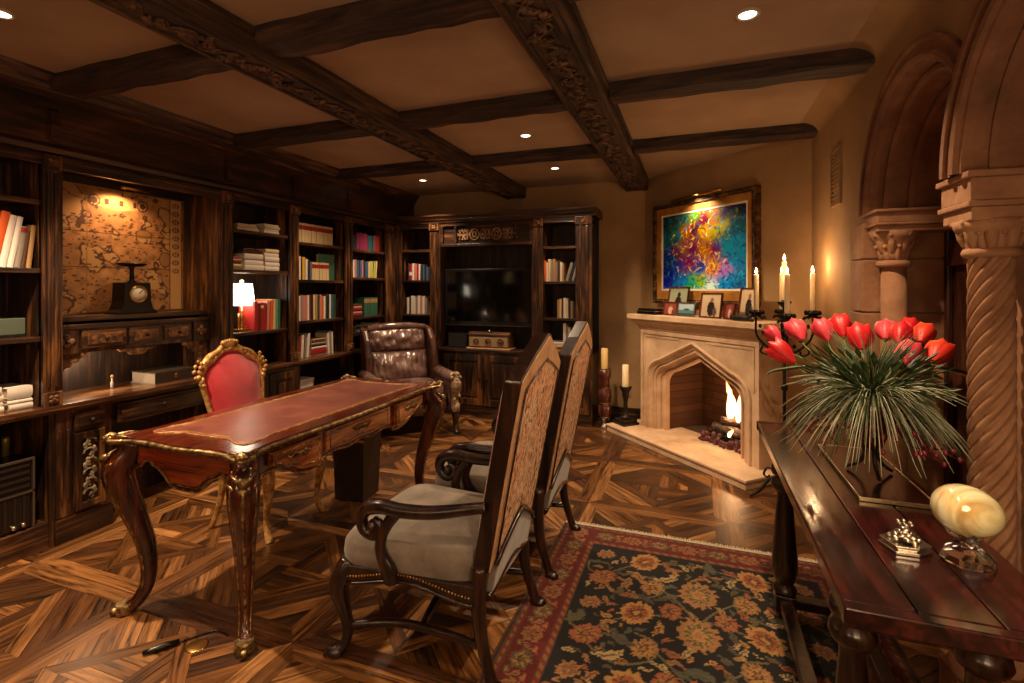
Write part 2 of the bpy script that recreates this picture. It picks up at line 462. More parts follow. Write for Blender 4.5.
# sandstone with voussoir joints following the angle
def voussoir():
    m = noisy('sandstone_arch', ['#5e3c26', '#7a5036', '#8f6442'], scale=5, rough=.85, detail=8, bump=.6, bscale=35, bdist=.008)
    return m
M['voussoir'] = voussoir()
archivolt(2.39, .59, .49, .782, radians(150), 'round sandstone arch with moulded soffit over the farther opening, beyond the tulips')
archivolt(1.49, .565, .465, .768, pi, 'round sandstone arch springing above the twisted column, cut by the right edge', k_=.45)
def leafcap(mb, cx, cy, r0, r1, z0, z1, n=8):
    mb.lathe([(r0*1.05, z0), (r0*1.1, z0+.02), (r0*1.25, (z0+z1)/2), (r1*.9, z1-.03), (r1, z1)], 16, (cx, cy, 0))
    for k in range(n):
        a = 2*pi*k/n
        for (zz, rr, s) in ((z0+.35*(z1-z0), r0*1.2, 1), (z0+.75*(z1-z0), r0*1.5, 1.15)):
            aa_ = a + (pi/n if s > 1 else 0)
            d = V((cos(aa_), sin(aa_), 0))
            pts = [(cx+d.x*(rr-.03), cy+d.y*(rr-.03), zz-.07, .010*s), (cx+d.x*(rr-.016), cy+d.y*(rr-.016), zz-.03, .016*s), (cx+d.x*(rr-.008), cy+d.y*(rr-.008), zz+.01, .014*s), (cx+d.x*(rr+.008), cy+d.y*(rr+.008), zz+.018, .009*s), (cx+d.x*(rr+.012), cy+d.y*(rr+.012), zz+.008, .006*s)]
            mb.tube(crom(pts, 3), 0, 6)
def column(x, y, r, twist, label, top, abac, capz0):
    t = thing('stone_column', label, 'column', (x, y, 0))
    mb = MB()
    mb.box(-.1, .1, -.1, .1, 0, .14); mb.lathe([(.1,.14),(.112,.155),(.105,.18),(.085,.19),(.082,.2),(.095,.215),(.088,.235),(r,.245)], 24)
    mb.build('column_base', M['sand'], t, bevel=.004)
    mb = MB()
    if twist:
        nz = 130
        mb.grid(lambda u, v: ((r-.017+.021*abs(cos(4.5*(2*pi*u - v*(capz0-.245)/r*.72)))**.7)*cos(2*pi*u),
                              (r-.017+.021*abs(cos(4.5*(2*pi*u - v*(capz0-.245)/r*.72)))**.7)*sin(2*pi*u), .245+v*(capz0-.245)), 96, 170, closeu=True)
    else:
        mb.lathe([(r, .245), (r*1.01, .8), (r*.95, capz0)], 28)
    mb.build('shaft', M['sand'], t)
    mb = MB()
    mb.lathe([(r,capz0-.005),(r+.016,capz0),(r+.02,capz0+.012),(r+.014,capz0+.025),(r,capz0+.03)], 24)
    leafcap(mb, 0, 0, r, .10, capz0+.03, top-abac+.004)
    mb.build('capital', M['sand'], t)
    mb = MB()
    w = .10
    for (z0, z1, e) in ((top-abac, top-abac*.72, 0), (top-abac*.72, top-abac*.6, .012), (top-abac*.6, top-abac*.12, .004), (top-abac*.12, top+.002, .016)):
        mb.box(-w-e+.012, .215, -w-e+.01, w+e, z0, z1)
    mb.build('abacus', M['sand'], t, bevel=.004)
column(.885, 2.832, .052, False, 'smooth round sandstone column at the far side of the farther arch', SP, .10, 1.50)
column(.895, 2.03, .055, True, 'twisted rope-carved sandstone column behind the onyx egg', SP, .15, 1.50)
o = MB().box(.985, 1.115, 1.94, 2.12, 0, 1.60).build('stone_pier', M['sand'], bevel=.01)
tag(o, 'square sandstone pier behind the twisted column', 'pier')
pl = MB()
zz = 0
for k, h in enumerate((.34, .3, .36, .28, .26, .18)):
    pl.box(.776, .799, 2.93, 3.10, zz+.003, zz+h-.003); pl.box(.776, 1.118, 2.893, 2.909, zz+.003, zz+h-.003); pl.box(.776, .799, 2.905, 2.935, zz+.003, zz+h-.003); zz += h
tag(pl.build('stone_pilaster', M['sand'], bevel=.005), 'flat sandstone pilaster of coursed blocks beside the smooth column', 'pilaster')
# dark doors beyond the arches
def door(n, y0, y1):
    mb = MB(); mb.box(1.125, 1.165, y0, y1, 0, 2.5)
    mb2 = MB()
    for a, b in ((y0+.04, y0+.12), (y1-.12, y1-.04)): mb2.box(1.10, 1.125, a, b, .02, 2.4)
    for z in (.05, .9, 1.5, 2.2): mb2.box(1.10, 1.125, y0+.12, y1-.12, z, z+.12)
    mb2.box(1.105, 1.125, (y0+y1)/2-.03, (y0+y1)/2+.03, .17, 2.2)
    o = struct(mb.build('door_%d' % n, M['doorwood'])); mb2.build('door_frame', M['doorwood'], o, bevel=.006)
M['doorwood'] = wood('door_wood', '#1a0c07', '#3f1f12', '#653620', 'z', rough=.4, coat=.2)
door(1, 2.03, 2.98); door(2, .95, 2.03)
# vent grille
t = thing('vent_grille', 'narrow tan vent grille high on the right wall', 'vent', (.80, 3.46, 2.06))
mb = MB(); mb.box(-.012, 0, -.105, .105, .155, .17); mb.box(-.012, 0, -.105, .105, -.17, -.155); mb.box(-.012, 0, -.105, -.09, -.155, .155); mb.box(-.012, 0, .09, .105, -.155, .155)
mb.build('frame', M['tanpaint'] if 'tanpaint' in M else M.setdefault('tanpaint', plain('tan_paint', '#8e6e49', .6)), t)
mb = MB()
for k in range(12): mb.box(-.009, -.002, -.09, .09, -.15+k*.0255, -.14+k*.0255)
mb.build('louvre', M['tanpaint'], t)

# ------------------------------------------------------------------ ceiling beams
def hewn(x0, x1, z0, z1, length, seed, n=18, j=.006):
    """rough rectangular timber along +Y from 0 to length; section x0..x1,z0..z1"""
    q = random.Random(seed); c = .012
    sec = [(x0+c, z0), (x1-c, z0), (x1, z0+c), (x1, z1), (x0, z1), (x0, z0+c)]
    mb = MB(); rows = []
    for i in range(n+1):
        y = length*i/n
        rows.append([(a + (q.uniform(-j, j)), y, b + (q.uniform(-j, j) if b < z1-.001 else 0)) for a, b in sec])
    vs = [p for r in rows for p in r]; k = len(sec); fs = []
    for i in range(n):
        for m_ in range(k):
            m2 = (m_+1) % k
            fs.append((i*k+m_, i*k+m2, (i+1)*k+m2, (i+1)*k+m_))
    fs.append(tuple(range(k))[::-1]); fs.append(tuple(n*k+i for i in range(k)))
    mb.add(vs, fs); return mb
def relief(mb, L, w, amp=.045, pitch=.30, seed=1, h=.012, leaf=.05):
    """undulating vine with leaves, local: along X 0..L, across Y, outward Z"""
    q = random.Random(seed)
    n = int(L/.02)
    mb.tube([(L*i/n, amp*sin(2*pi*L*i/n/pitch), h*.4) for i in range(n+1)], .007, 5)
    k = int(L/pitch*2)
    for i in range(k):
        x = (i+.5)*pitch/2; s = 1 if i % 2 == 0 else -1
        cx, cy = x, -s*amp*.35
        for a in range(5):
            an = s*(-pi/2 + (a-2)*.62) + q.uniform(-.15, .15)
            l = leaf*(1.15 if a == 2 else .9)*q.uniform(.85, 1.1)
            p0 = V((cx, cy + s*amp*.9, h*.5))
            d = V((cos(an), sin(an), 0))
            mb.tube([tuple(p0)+(.004,), tuple(p0+d*l*.45)+(.012,), tuple(p0+d*l*.8)+(.009,), tuple(p0+d*l)+(.002,)], 0, 5)
        # scroll
        pts = []
        for t in range(9):
            an = t/8*1.7*pi; r_ = .03*(1-t/11)
            pts.append((x+s*0+cos(an+pi/2)*r_+.03, -s*amp*.1+s*sin(an)*r_, h*.5, .006*(1-t/14)))
        mb.tube(pts, 0, 5)
def carved_beam(x0, x1, label):
    t = thing('carved_beam', label, 'beam', ((x0+x1)/2, -.6, CZ), 0, 'carved ceiling beams')
    w = (x1-x0)/2; L = 6.0
    hewn(-w, w, -.115, 0, L, int(x0*100), 26, .003).build('timber', M['beamy'], t)
    mb = MB()
    for s in (-1, 1):
        mb.box(s*(w-.035)-.01, s*(w-.035)+.01, 0.01, L-.01, -.124, -.112)
        mb.box(min(s*w, s*(w+.014)), max(s*w, s*(w+.014)), .01, L-.01, -.045, -.02)
    mb.build('edge_bead', M['beamy'], t, bevel=.003)
    mb = MB(Tm(0, 0, -.116) @ Rm(pi, 'X') @ Rm(-pi/2, 'Z'))
    relief(mb, L-.1, w, amp=.052, pitch=.22, seed=3, leaf=.058, h=.014); relief(mb, L-.1, w, amp=-.045, pitch=.31, seed=5, leaf=.05, h=.012)
    mb.build('carved_relief', M['beamcarve'], t)
carved_beam(-2.04, -1.80, 'dark carved vine beam running toward the television, left of the two')
carved_beam(-.69, -.45, 'dark carved vine beam running toward the fireplace wall, right of the two')
segs = [(-3.27, -2.05, 'left of the left carved beam'), (-1.79, -.70, 'between the two carved beams'), (-.44, .80, 'right of the right carved beam')]
rowsY = [(1.66, 1.83, 'nearest'), (2.78, 2.94, 'middle'), (3.93, 4.07, 'farthest')]
k = 0
for ya, yb, nm in rowsY:
    for xa, xb, wh in segs:
        k += 1
        mb = hewn(-(yb-ya)/2, (yb-ya)/2, -.08, 0, xb-xa, k, 10, .006)
        o = mb.build('cross_beam', M['beamc'] if 'beamc' in M else M.setdefault('beamc', wood('beam_cross', '#150b07', '#38241a', '#5c412e', 'y', rough=.7, coat=0, patch=.5, bump=.6)))
        o.location = (xa, (ya+yb)/2, CZ); o.rotation_euler = (0, 0, -pi/2)
        tag(o, 'plain rough cross beam, %s row, %s' % (nm, wh), 'beam', 'plain cross beams')
struct(MB().prism([(.80, CZ)] + [(.80-.11*(1-sin(pi/2*i/28)), CZ-.09*(1-cos(pi/2*i/28))) for i in range(29)][::1] + [(.80, CZ-.09)], -1.7, 4.14, 'y').build('trim_5', M['plaster']))
# recessed lights
CANS = [(-2.70, 1.22, 'at the left edge above the bookcase'), (.21, 2.29, 'large in view at top right of the carved beam'), (-1.18, 3.54, 'between the carved beams, nearer of two'), (-1.24, 4.6, 'between the carved beams near the television wall'), (-2.69, 4.64, 'in the far left bay near the bookcase corner')]
M['lampglow'] = emis('lamp_glow', (1, .88, .72), 3)
M['trimw'] = plain('can_trim', '#b9a48a', .4)
for x, y, wh in CANS:
    t = thing('recessed_light', 'small round recessed ceiling light ' + wh, 'light', (x, y, CZ), 0, 'recessed ceiling lights')
    MB().lathe([(.052, 0), (.052, -.006), (.038, -.008), (.034, -.002)], 24, cap=False).build('trim_ring', M['trimw'], t)
    MB().lathe([(.036, -.0005), (.034, -.004), (.001, -.004)], 20).build('lamp', M['lampglow'], t)
# ================================================================== CASEWORK
# unit frame: X along the front (left to right seen from the room), Y into the wall, Z up
LX = -3.26
def LF(y): return Tm(LX, y, 0) @ Rm(pi/2, 'Z')          # left wall frame starting at y
def yL(u, x=-3.30):
    d = (u-512)/500; rx = -.34202+d*.93969; ry = .93969+d*.34202
    return x/rx*ry
def xB(u, y=5.05):
    d = (u-512)/500; rx = -.34202+d*.93969; ry = .93969+d*.34202
    return y/ry*rx
def post(mb, a, b, z0, z1, plinths=True):
    w = b-a
    mb.box(a, b, -.012, .03, z0, z1)
    for f in (.28, .72):
        mb.box(a+w*f-w*.09, a+w*f+w*.09, -.022, -.012, z0+.10, z1-.10)
    if plinths:
        mb.box(a-.004, b+.004, -.028, .0, z0, z0+.075); mb.box(a-.004, b+.004, -.028, .0, z1-.085, z1-.005)
def boss(mb, cx, cz, r):
    for k in range(4):
        a = pi/4+k*pi/2
        mb.ball((cx+r*.5*cos(a), -.03, cz+r*.5*sin(a)), (r*.42, .007, r*.42), 8, 5)
    mb.ball((cx, -.033, cz), (r*.25, .008, r*.25), 8, 5)
def upper(frame, label, w, pl, pr, z0, z1, shelves, depth=.36, cat='bookcase', group=None, name='bookcase'):
    t = thing(name, label, cat, frame.to_translation(), frame.to_euler().z, group)
    MB().box(.0, w, depth, depth+.018, z0, z1).build('back_panel', M['caseback'], t)
    for a in ((max(pl-.02, 0)), (w-max(pr, .02))):
        MB().box(a, a+.02, .01, depth, z0, z1).build('side_panel', M['case'], t)
    MB().box(0, w, 0, depth, z1-.02, z1).build('top_board', M['caseh'], t)
    for z in shelves:
        MB().box(max(pl, .02), w-max(pr, .02), .012, depth, z-.026, z).build('shelf', M['caseh'], t, bevel=.002)
    for a, b in ((0, pl), (w-pr, w)):
        if b-a > .01:
            mb = MB(); post(mb, a, b, z0, z1); mb.build('post', M['case'], t, bevel=.003)
            mb = MB(); boss(mb, (a+b)/2, z0+.037, .03); mb.build('rosette', M['carve'], t); mb = MB(); boss(mb, (a+b)/2, z1-.045, .03); mb.build('rosette', M['carve'], t)
    mb = MB(); mb.box(pl, w-pr, -.006, .02, z1-.06, z1-.0); mb.box(pl, w-pr, -.014, -.006, z1-.056, z1-.045)
    mb.build('top_rail', M['caseh'], t, bevel=.003)
    return t
CT = .765; TOP = 2.12
upper(LF(.55), 'dark bookcase at the left edge with leaning orange and white books', 1.17, .09, .075, CT, TOP, [1.14, 1.504, 1.87])
u1 = upper(LF(2.81), 'dark bookcase bay holding the small lamp and stacked white papers', .666, 0, .103, CT, TOP, [1.055, 1.543, 1.85])
upper(LF(3.476), 'dark bookcase bay holding cream book sets with red bands', .737, 0, .109, CT, TOP, [1.106, 1.474, 1.81])
upper(LF(4.213), 'dark bookcase bay at the far left corner with magenta and blue books', .797, 0, .22, CT, TOP, [.93, 1.096, 1.51, 1.80])
# map niche
nf = LF(1.72)
t = thing('wall_niche', 'dark panelled niche framing the antique map', 'cabinet', nf.to_translation(), pi/2)
MB().box(.0, 1.07, .36, .378, CT, TOP).build('back_panel', M['caseback'], t)
MB().box(.0, .018, .0, .36, CT, TOP).build('side_panel', M['case'], t)
MB().box(.97, .99, .0, .36, CT, TOP).build('side_panel', M['case'], t)
MB().box(0, 1.08, 0, .36, TOP-.02, TOP).build('top_board', M['caseh'], t)
MB().box(.018, .97, .10, .36, 1.205, 1.235).build('shelf', M['caseh'], t, bevel=.003)
mb = MB(); mb.box(0, .99, -.006, .02, TOP-.07, TOP); mb.box(0, .99, -.018, -.006, TOP-.03, TOP-.012); mb.build('top_rail', M['caseh'], t, bevel=.003)
mb = MB(); post(mb, .99, 1.09, CT, TOP); mb.build('post', M['case'], t, bevel=.003)
mb = MB(); boss(mb, 1.04, CT+.037, .03); mb.build('rosette', M['carve'], t); mb = MB(); boss(mb, 1.04, TOP-.045, .03); mb.build('rosette', M['carve'], t)
# hutch with three drawers
t = thing('desk_hutch', 'low dark hutch of three small drawers on carved brackets below the map', 'hutch', nf.to_translation(), pi/2)
mb = MB(); mb.box(.02, .968, .09, .355, 1.165, 1.185); mb.box(.02, .968, .08, .09, 1.16, 1.19); mb.build('top_board', M['caseh'], t, bevel=.004)
mb = MB(); mb.box(.02, .968, .10, .355, 1.02, 1.165); mb.build('drawer_case', M['case'], t, bevel=.003)
for k, (a, b) in enumerate(((.16, .40), (.42, .62), (.64, .83))):
    d = MB().box(a, b, .085, .10, 1.045, 1.15).build('drawer', M['caseh'], t, bevel=.003)
    mb = MB(); mb.box(a+.025, b-.025, .078, .085, 1.065, 1.13); mb.build('raised_field', M['carve'], d, bevel=.004)
    mb = MB(); mb.ball(((a+b)/2, .066, 1.098), .012, 10, 6); mb.build('knob', M['iron'], d)
for a, b in ((.02, .145), (.85, .968)):
    mb = MB(); mb.box(a, b, .085, .10, 1.02, 1.165)
    cx = (a+b)/2
    mb2 = MB()
    for k in range(4):
        an = k*pi/2
        mb2.ball((cx+.024*cos(an), .082, 1.093+.024*sin(an)), (.019, .006, .019), 8, 5)
    mb2.ball((cx, .08, 1.093), .01, 8, 5)
    br = mb.build('quatrefoil_block', M['case'], t, bevel=.003); mb2.build('rosette', M['carve'], br)
for a, s in ((.02, 1), (.968, -1)):
    # scrolled bracket under each end
    P = [(0, 1.02), (.17, 1.02), (.17, .995), (.14, .99), (.13, .97), (.10, .965), (.095, .945), (.06, .94), (.05, .90), (.055, .87), (.03, .85), (.035, .81), (.05, .79), (.05, CT+.001), (0, CT+.001)]
    pp = [(a+s*x, z) for x, z in P]
    if s < 0: pp = pp[::-1]
    MB().prism(pp, .10, .14, 'y').build('bracket', M['carve'], t, bevel=.004)
P = [(.36, 1.02), (.38, 1.0), (.42, .995), (.44, .975), (.48, .97), (.52, .975), (.54, .995), (.58, 1.0), (.60, 1.02)]
MB().prism(P[::-1], .10, .12, 'y').build('drop_bracket', M['carve'], t, bevel=.003)

# countertop (one continuous worktop along the left wall)
ct = MB(LF(0)); ct.box(.55, 5.0, -.035, .37, .735, CT); ct.box(.55, 5.0, -.028, -.0, .722, .735)
tag(ct.build('counter_top', M['countery'] if 'countery' in M else M.setdefault('countery', wood('counter', '#1d0f08', '#4a2c18', '#8f6238', 'y', rough=.3, coat=.4, patch=.5)), bevel=.005),
    'long dark wood worktop running under the left wall shelves', 'worktop')
# base cabinets
def leafpanel(mb, x, z0, z1, w):
    n = 6; h = (z1-z0)/n
    for i in range(n):
        zc = z0+h*(i+.5); s = 1 if i % 2 else -1
        pts = []
        for t_ in range(10):
            an = t_/9*1.6*pi; r_ = w*.36*(1-t_/12)
            pts.append((x+s*cos(an)*r_, -.012, zc+sin(an)*r_*1.1, .007))
        mb.tube(pts, 0, 6)
        for a in (-.9, -.3, .3, .9):
            mb.ball((x-s*w*.18+.012*sin(a*3), -.012, zc+a*h*.42), (.011, .007, .016), 7, 5)
def base_open(a, b, label, shelf=None):
    f = LF(a); w = b-a
    t = thing('base_cabinet', label, 'cabinet', f.to_translation(), pi/2)
    MB().box(0, w, .36, .375, 0, .722).build('back_panel', M['caseback'], t)
    MB().box(0, .025, 0, .36, 0, .722).build('side_panel', M['case'], t); MB().box(w-.025, w, 0, .36, 0, .722).build('side_panel', M['case'], t)
    MB().box(.025, w-.025, 0, .36, 0, .14).build('plinth', M['caseh'], t, bevel=.003)
    if shelf: MB().box(.025, w-.025, .02, .36, shelf-.022, shelf).build('shelf', M['caseh'], t)
    return t
def knob(mb, x, z, y=-.02, r=.013):
    mb.ball((x, y-.014, z), r, 10, 6); mb.tube([(x, y+.004, z), (x, y-.012, z)], .006, 8)
def base_carved(a, b, label):
    f = LF(a); w = b-a; m_ = (w-.155)/2 if w < .25 else .09
    t = thing('base_cabinet', label, 'cabinet', f.to_translation(), pi/2)
    x0, x1 = .087 if w > .25 else .02, w-.045 if w > .25 else w-.02
    MB().box(0, w, 0, .36, 0, .722).build('carcass', M['case'], t, bevel=.003)
    mb = MB(); post(mb, 0, x0-.012, .14, .722, False); mb.build('post', M['case'], t, bevel=.003)
    MB().box(-.0, w, -.012, 0, 0, .135).build('plinth', M['caseh'], t, bevel=.004)
    d = MB().box(x0, x1, -.018, 0, .60, .70).build('drawer', M['caseh'], t, bevel=.004)
    mb = MB(); mb.box(x0+.018, x1-.018, -.024, -.018, .62, .68); mb.build('raised_field', M['caseh'], d, bevel=.003)
    mb = MB(); knob(mb, (x0+x1)/2, .65, -.024); mb.build('knob', M['iron'], d)
    d = MB()
    d.box(x0, x1, -.006, 0, .155, .585); d.box(x0, x0+.03, -.022, 0, .155, .585); d.box(x1-.03, x1, -.022, 0, .155, .585)
    d.box(x0+.03, x1-.03, -.022, 0, .155, .19); d.box(x0+.03, x1-.03, -.022, 0, .55, .585)
    d = d.build('door', M['case'], t, bevel=.004)
    mb = MB(); leafpanel(mb, (x0+x1)/2, .20, .545, x1-x0-.06); mb.build('carved_leaf_panel', M['carvelight'] if 'carvelight' in M else M.setdefault('carvelight', noisy('carved_grey', ['#3a3024', '#6d5f4b', '#93846a'], scale=30, rough=.5)), d)
def base_doors(a, b, label, frame=None, z1=.722, wdepth=.36):
    f = frame or LF(a); w = b-a
    t = thing('base_cabinet', label, 'cabinet', f.to_translation(), f.to_euler().z)
    MB().box(0, w, 0, wdepth, 0, z1).build('carcass', M['case'], t, bevel=.003)
    MB().box(0, w, -.014, 0, 0, .10).build('plinth', M['caseh'], t, bevel=.004)
    n = 2 if w > .5 else 1; ww = (w-.04)/n
    for k in range(n):
        x0, x1 = .02+k*ww+.006, .02+(k+1)*ww-.006
        d = MB(); d.box(x0, x1, -.008, 0, .12, z1-.03)
        d.box(x0, x0+.06, -.024, 0, .12, z1-.03); d.box(x1-.06, x1, -.024, 0, .12, z1-.03); d.box(x0+.06, x1-.06, -.024, 0, .12, .18); d.box(x0+.06, x1-.06, -.024, 0, z1-.09, z1-.03)
        d = d.build('door', M['case'], t, bevel=.005)
        mb = MB(); mb.box(x0+.085, x1-.085, -.018, -.008, .205, z1-.115); mb.build('raised_field', M['case'], d, bevel=.008)
        mb = MB(); knob(mb, (x1-.03 if k == 0 else x0+.03), z1*.62, -.024); mb.build('knob', M['iron'], d)
base_open(.55, 1.70, 'open dark base cabinet at the left edge holding the black file rack')
base_carved(1.70, 1.985, 'narrow base cabinet with a carved leaf door left of the desk')
base_carved(2.60, 2.81, 'narrow base cabinet with carved leaf door behind the red chair')
f = LF(1.985)
t = thing('kneehole_drawer', 'wide dark drawer with round iron knob over the kneehole', 'drawer unit', f.to_translation(), pi/2)
MB().box(0, .615, .02, .36, .575, .722).build('drawer_case', M['caseh'], t)
d = MB().box(.03, .585, -.004, .02, .59, .705).build('drawer', M['caseh'], t, bevel=.005)
mb = MB(); mb.box(.05, .565, -.011, -.004, .61, .685); mb.build('raised_field', M['caseh'], d, bevel=.004)
mb = MB(); knob(mb, .30, .648, -.011); mb.build('knob', M['iron'], d)
MB().box(0, .615, .345, .36, 0, .575).build('back_panel', M['caseback'], t)
base_doors(2.81, 3.476, 'dark base cabinet with panelled doors below the small lamp bay')
base_open(3.476, 4.213, 'open base cabinet below the cream book sets, one white box inside', .50)
base_open(4.213, 5.01, 'open base cabinet in the corner behind the leather armchair', .45)
# frieze and crown above the left bookcases
mb = MB(LF(0)); mb.box(.55, 5.40, .0, .395, TOP, CZ); mb.prism([(-.0, TOP+.0), (-.03, TOP+.006), (-.036, TOP+.03), (-.02, TOP+.05), (0, TOP+.06)], .55, 5.40, 'x')
o = struct(mb.build('trim_1', M['frieze'] if 'frieze' in M else M.setdefault('frieze', wood('frieze', '#120805', '#2f180e', '#63391e', 'y', rough=.42, coat=.2, patch=.7, lightpos=.88))))
mb = MB(LF(0))
M['crowny'] = wood('crown_y', '#1a0d08', '#412719', '#7b5537', 'y', rough=.36, coat=.3)
cr = [(0, CZ-.115), (-.014, CZ-.11), (-.014, CZ-.095), (-.03, CZ-.09), (-.032, CZ-.075), (-.05, CZ-.06), (-.052, CZ-.045), (-.075, CZ-.02), (-.08, CZ-.001), (0, CZ-.001)]
mb.prism(cr, .55, 5.40, 'x'); struct(mb.build('trim_2', M['crowny'])); M['crown'] = wood('crown', '#160b07', '#3d2418', '#6f4a30', 'x', rough=.4, coat=.2)
mb = MB(LF(0))
for y in (1.695, 2.77, 3.425, 4.16): mb.prism([(0, TOP+.07), (-.02, TOP+.08), (-.022, TOP+.16), (-.012, TOP+.24), (0, TOP+.25)], y-.02, y+.02, 'x')
struct(mb.build('trim_3', M['frieze']))

# ------------------------------------------------------------------ back wall unit
BY = 5.01; BD = .39
BT = 2.13
def BF(x): return Tm(x, BY, 0)
b1 = upper(BF(-3.25), 'narrow dark bookcase left of the television', .55, .07, .11, .73, BT, [1.10, 1.49, 1.838], BD-.02)
b3 = upper(BF(-1.583), 'narrow dark bookcase right of the television', .618, .104, .167, .73, BT, [1.087, 1.468, 1.833], BD-.02)
base_doors(0, .55, 'dark base cabinet with panelled doors left of the television cabinet', BF(-3.25), .73, BD)
base_doors(0, .618, 'dark base cabinet with panelled doors behind the tall armchairs', BF(-1.583), .73, BD)
t = thing('television_cabinet', 'dark central cabinet with carved header around the television', 'cabinet', (-2.70, BY, 0))
W = 1.117
MB().box(0, W, BD-.02, BD-.002, .70, BT).build('back_panel', M['caseback'], t)
for a in (0, W-.02): MB().box(a, a+.02, 0, BD-.02, .73, BT).build('side_panel', M['case'], t)
MB().box(0, W, 0, BD-.02, 0, .70).build('carcass', M['case'], t, bevel=.003)
MB().box(0, W, -.016, 0, 0, .10).build('plinth', M['caseh'], t, bevel=.004)
MB().box(0, W, -.03, BD-.02, .70, .73).build('sill', M['caseh'], t, bevel=.006)
for k in range(2):
    x0 = .06+k*.50; x1 = x0+.485
    d = MB(); d.box(x0, x1, -.008, 0, .12, .67)
    for q in ((x0, x0+.07, .12, .67), (x1-.07, x1, .12, .67), (x0+.07, x1-.07, .12, .19), (x0+.07, x1-.07, .60, .67)): d.box(q[0], q[1], -.024, 0, q[2], q[3])
    d = d.build('door', M['case'], t, bevel=.005)
    mb = MB(); mb.box(x0+.095, x1-.095, -.018, -.008, .215, .575); mb.build('raised_field', M['case'], d, bevel=.008)
    mb = MB(); knob(mb, (x1-.035 if k == 0 else x0+.035), .42, -.024); mb.build('knob', M['iron'], d)
hd = MB(); hd.box(.02, W-.02, .0, .05, 1.86, 1.89); hd.box(.02, W-.02, 0, .05, 2.09, BT); hd.box(.02, .05, 0, .05, 1.89, 2.09); hd.box(W-.05, W-.02, 0, .05, 1.89, 2.09)
hd.box(.05, W-.05, .03, .05, 1.89, 2.09); hd.box(.19, .215, .005, .03, 1.89, 2.09); hd.box(W-.215, W-.19, .005, .03, 1.89, 2.09)
hd = hd.build('header_panel', M['caseh'], t, bevel=.003)
tr = MB(); cz = 1.99
def loop(cx, rx, rz, ph=0, n=16):
    tr.tube([(cx+rx*cos(2*pi*i/n+ph), .02, cz+rz*sin(2*pi*i/n+ph)) for i in range(n+1)], .0085, 6, cap=False)
for k, cx in enumerate((.30, .43, .56, .69, .82)):
    if k % 2 == 0:
        for (dx, dz) in ((.03, .03), (-.03, .03), (.03, -.03), (-.03, -.03)):
            tr.tube([(cx, .02, cz), (cx+dx*1.5, .02, cz+dz*.3), (cx+dx*1.8, .02, cz+dz*1.5), (cx+dx*.5, .02, cz+dz*1.9), (cx, .02, cz)], .008, 6)
    else: loop(cx, .055, .06); loop(cx, .022, .028)
for cx in (.235, .365, .495, .625, .755, .885):
    tr.tube([(cx-.05, .02, cz+.05), (cx, .02, cz), (cx+.05, .02, cz-.05)], .006, 5); tr.tube([(cx-.05, .02, cz-.05), (cx, .02, cz), (cx+.05, .02, cz+.05)], .006, 5)
tr.build('tracery', M['tracery'] if 'tracery' in M else M.setdefault('tracery', noisy('tracery', ['#5c3f28', '#8c6a4a', '#a98863'], scale=30, rough=.5)), hd)
# cornice of the back unit
mb = MB(); mb.box(-3.25, -.95, BY, 5.415, BT, BT+.02)
cs = [(BY, BT), (BY-.012, BT), (BY-.014, BT+.02), (BY-.03, BT+.03), (BY-.034, BT+.045), (BY-.06, BT+.07), (BY-.062, BT+.09), (5.415, BT+.09), (5.415, BT)]
mb.prism(cs, -3.23, -.93, 'x'); struct(mb.build('trim_4', M['crown'])) 
# ================================================================== WRITING DESK
t = thing('writing_desk', 'long mahogany writing desk with red leather top and gilt bronze mounts', 'desk', (-1.965, 2.19, 0))
Q = [(.355,0),(.352,.18),(.345,.36),(.338,.52),(.338,.62),(.355,.69),(.385,.745),(.378,.785),(.335,.782),(.28,.758),(.19,.75),(.10,.757),(0,.765)]
def mirror4(Q):
    P = list(Q)
    P += [(-x, y) for x, y in Q[::-1][1:]]
    P += [(-x, -y) for x, y in Q[1:]]
    P += [(x, -y) for x, y in Q[::-1][1:-1]]
    return P
OUT = crom(mirror4(Q) + [Q[0]], 4)[:-1]
MB().prism(OUT, .737, .768, 'z').build('tabletop', M['mahog'], t, bevel=.003)
mb = MB(); mb.tube([(x*1.004, y*1.002, .752) for x, y in OUT + [OUT[0]]], .0125, 8, cap=False, flat=.8)
for sx in (-1, 1):
    for sy in (-1, 1):
        c = (sx*.372, sy*.772, .758)
        mb.ball(c, (.026, .026, .014), 10, 6, .2, 3)
        for a in (-.7, 0, .7):
            an = math.atan2(sy, sx)+a
            mb.tube([(c[0]-.03*cos(an), c[1]-.03*sin(an), .766, .008), (c[0]+.0*cos(an), c[1]+.0*sin(an), .774, .013), (c[0]+.03*cos(an), c[1]+.03*sin(an), .764, .008)], 0, 6)
        mb.tube([(c[0], c[1], .765, .01), (c[0]-sx*.01, c[1]-sy*.07, .768, .008), (c[0]-sx*.035, c[1]-sy*.10, .765, .003)], 0, 6)
        mb.tube([(c[0], c[1], .765, .01), (c[0]-sx*.07, c[1]-sy*.01, .768, .008), (c[0]-sx*.10, c[1]-sy*.02, .765, .003)], 0, 6)
mb.build('bronze_edge', M['gilt'], t)
IN = [(.255,0),(.255,.50),(.27,.56),(.27,.66),(.21,.665),(.14,.635),(0,.635)]
INN = crom(mirror4(IN) + [IN[0]], 3)[:-1]
MB().prism(INN, .7665, .7695, 'z').build('leather_inset', M['redleather'], t)
mb = MB(); mb.tube([(x, y, .7695) for x, y in INN + [INN[0]]], .0028, 4, cap=False)
mb.tube([(x*.93, y*.965, .7697) for x, y in INN + [INN[0]]], .0016, 4, cap=False); mb.build('gilt_tooling', M['gold'], t)
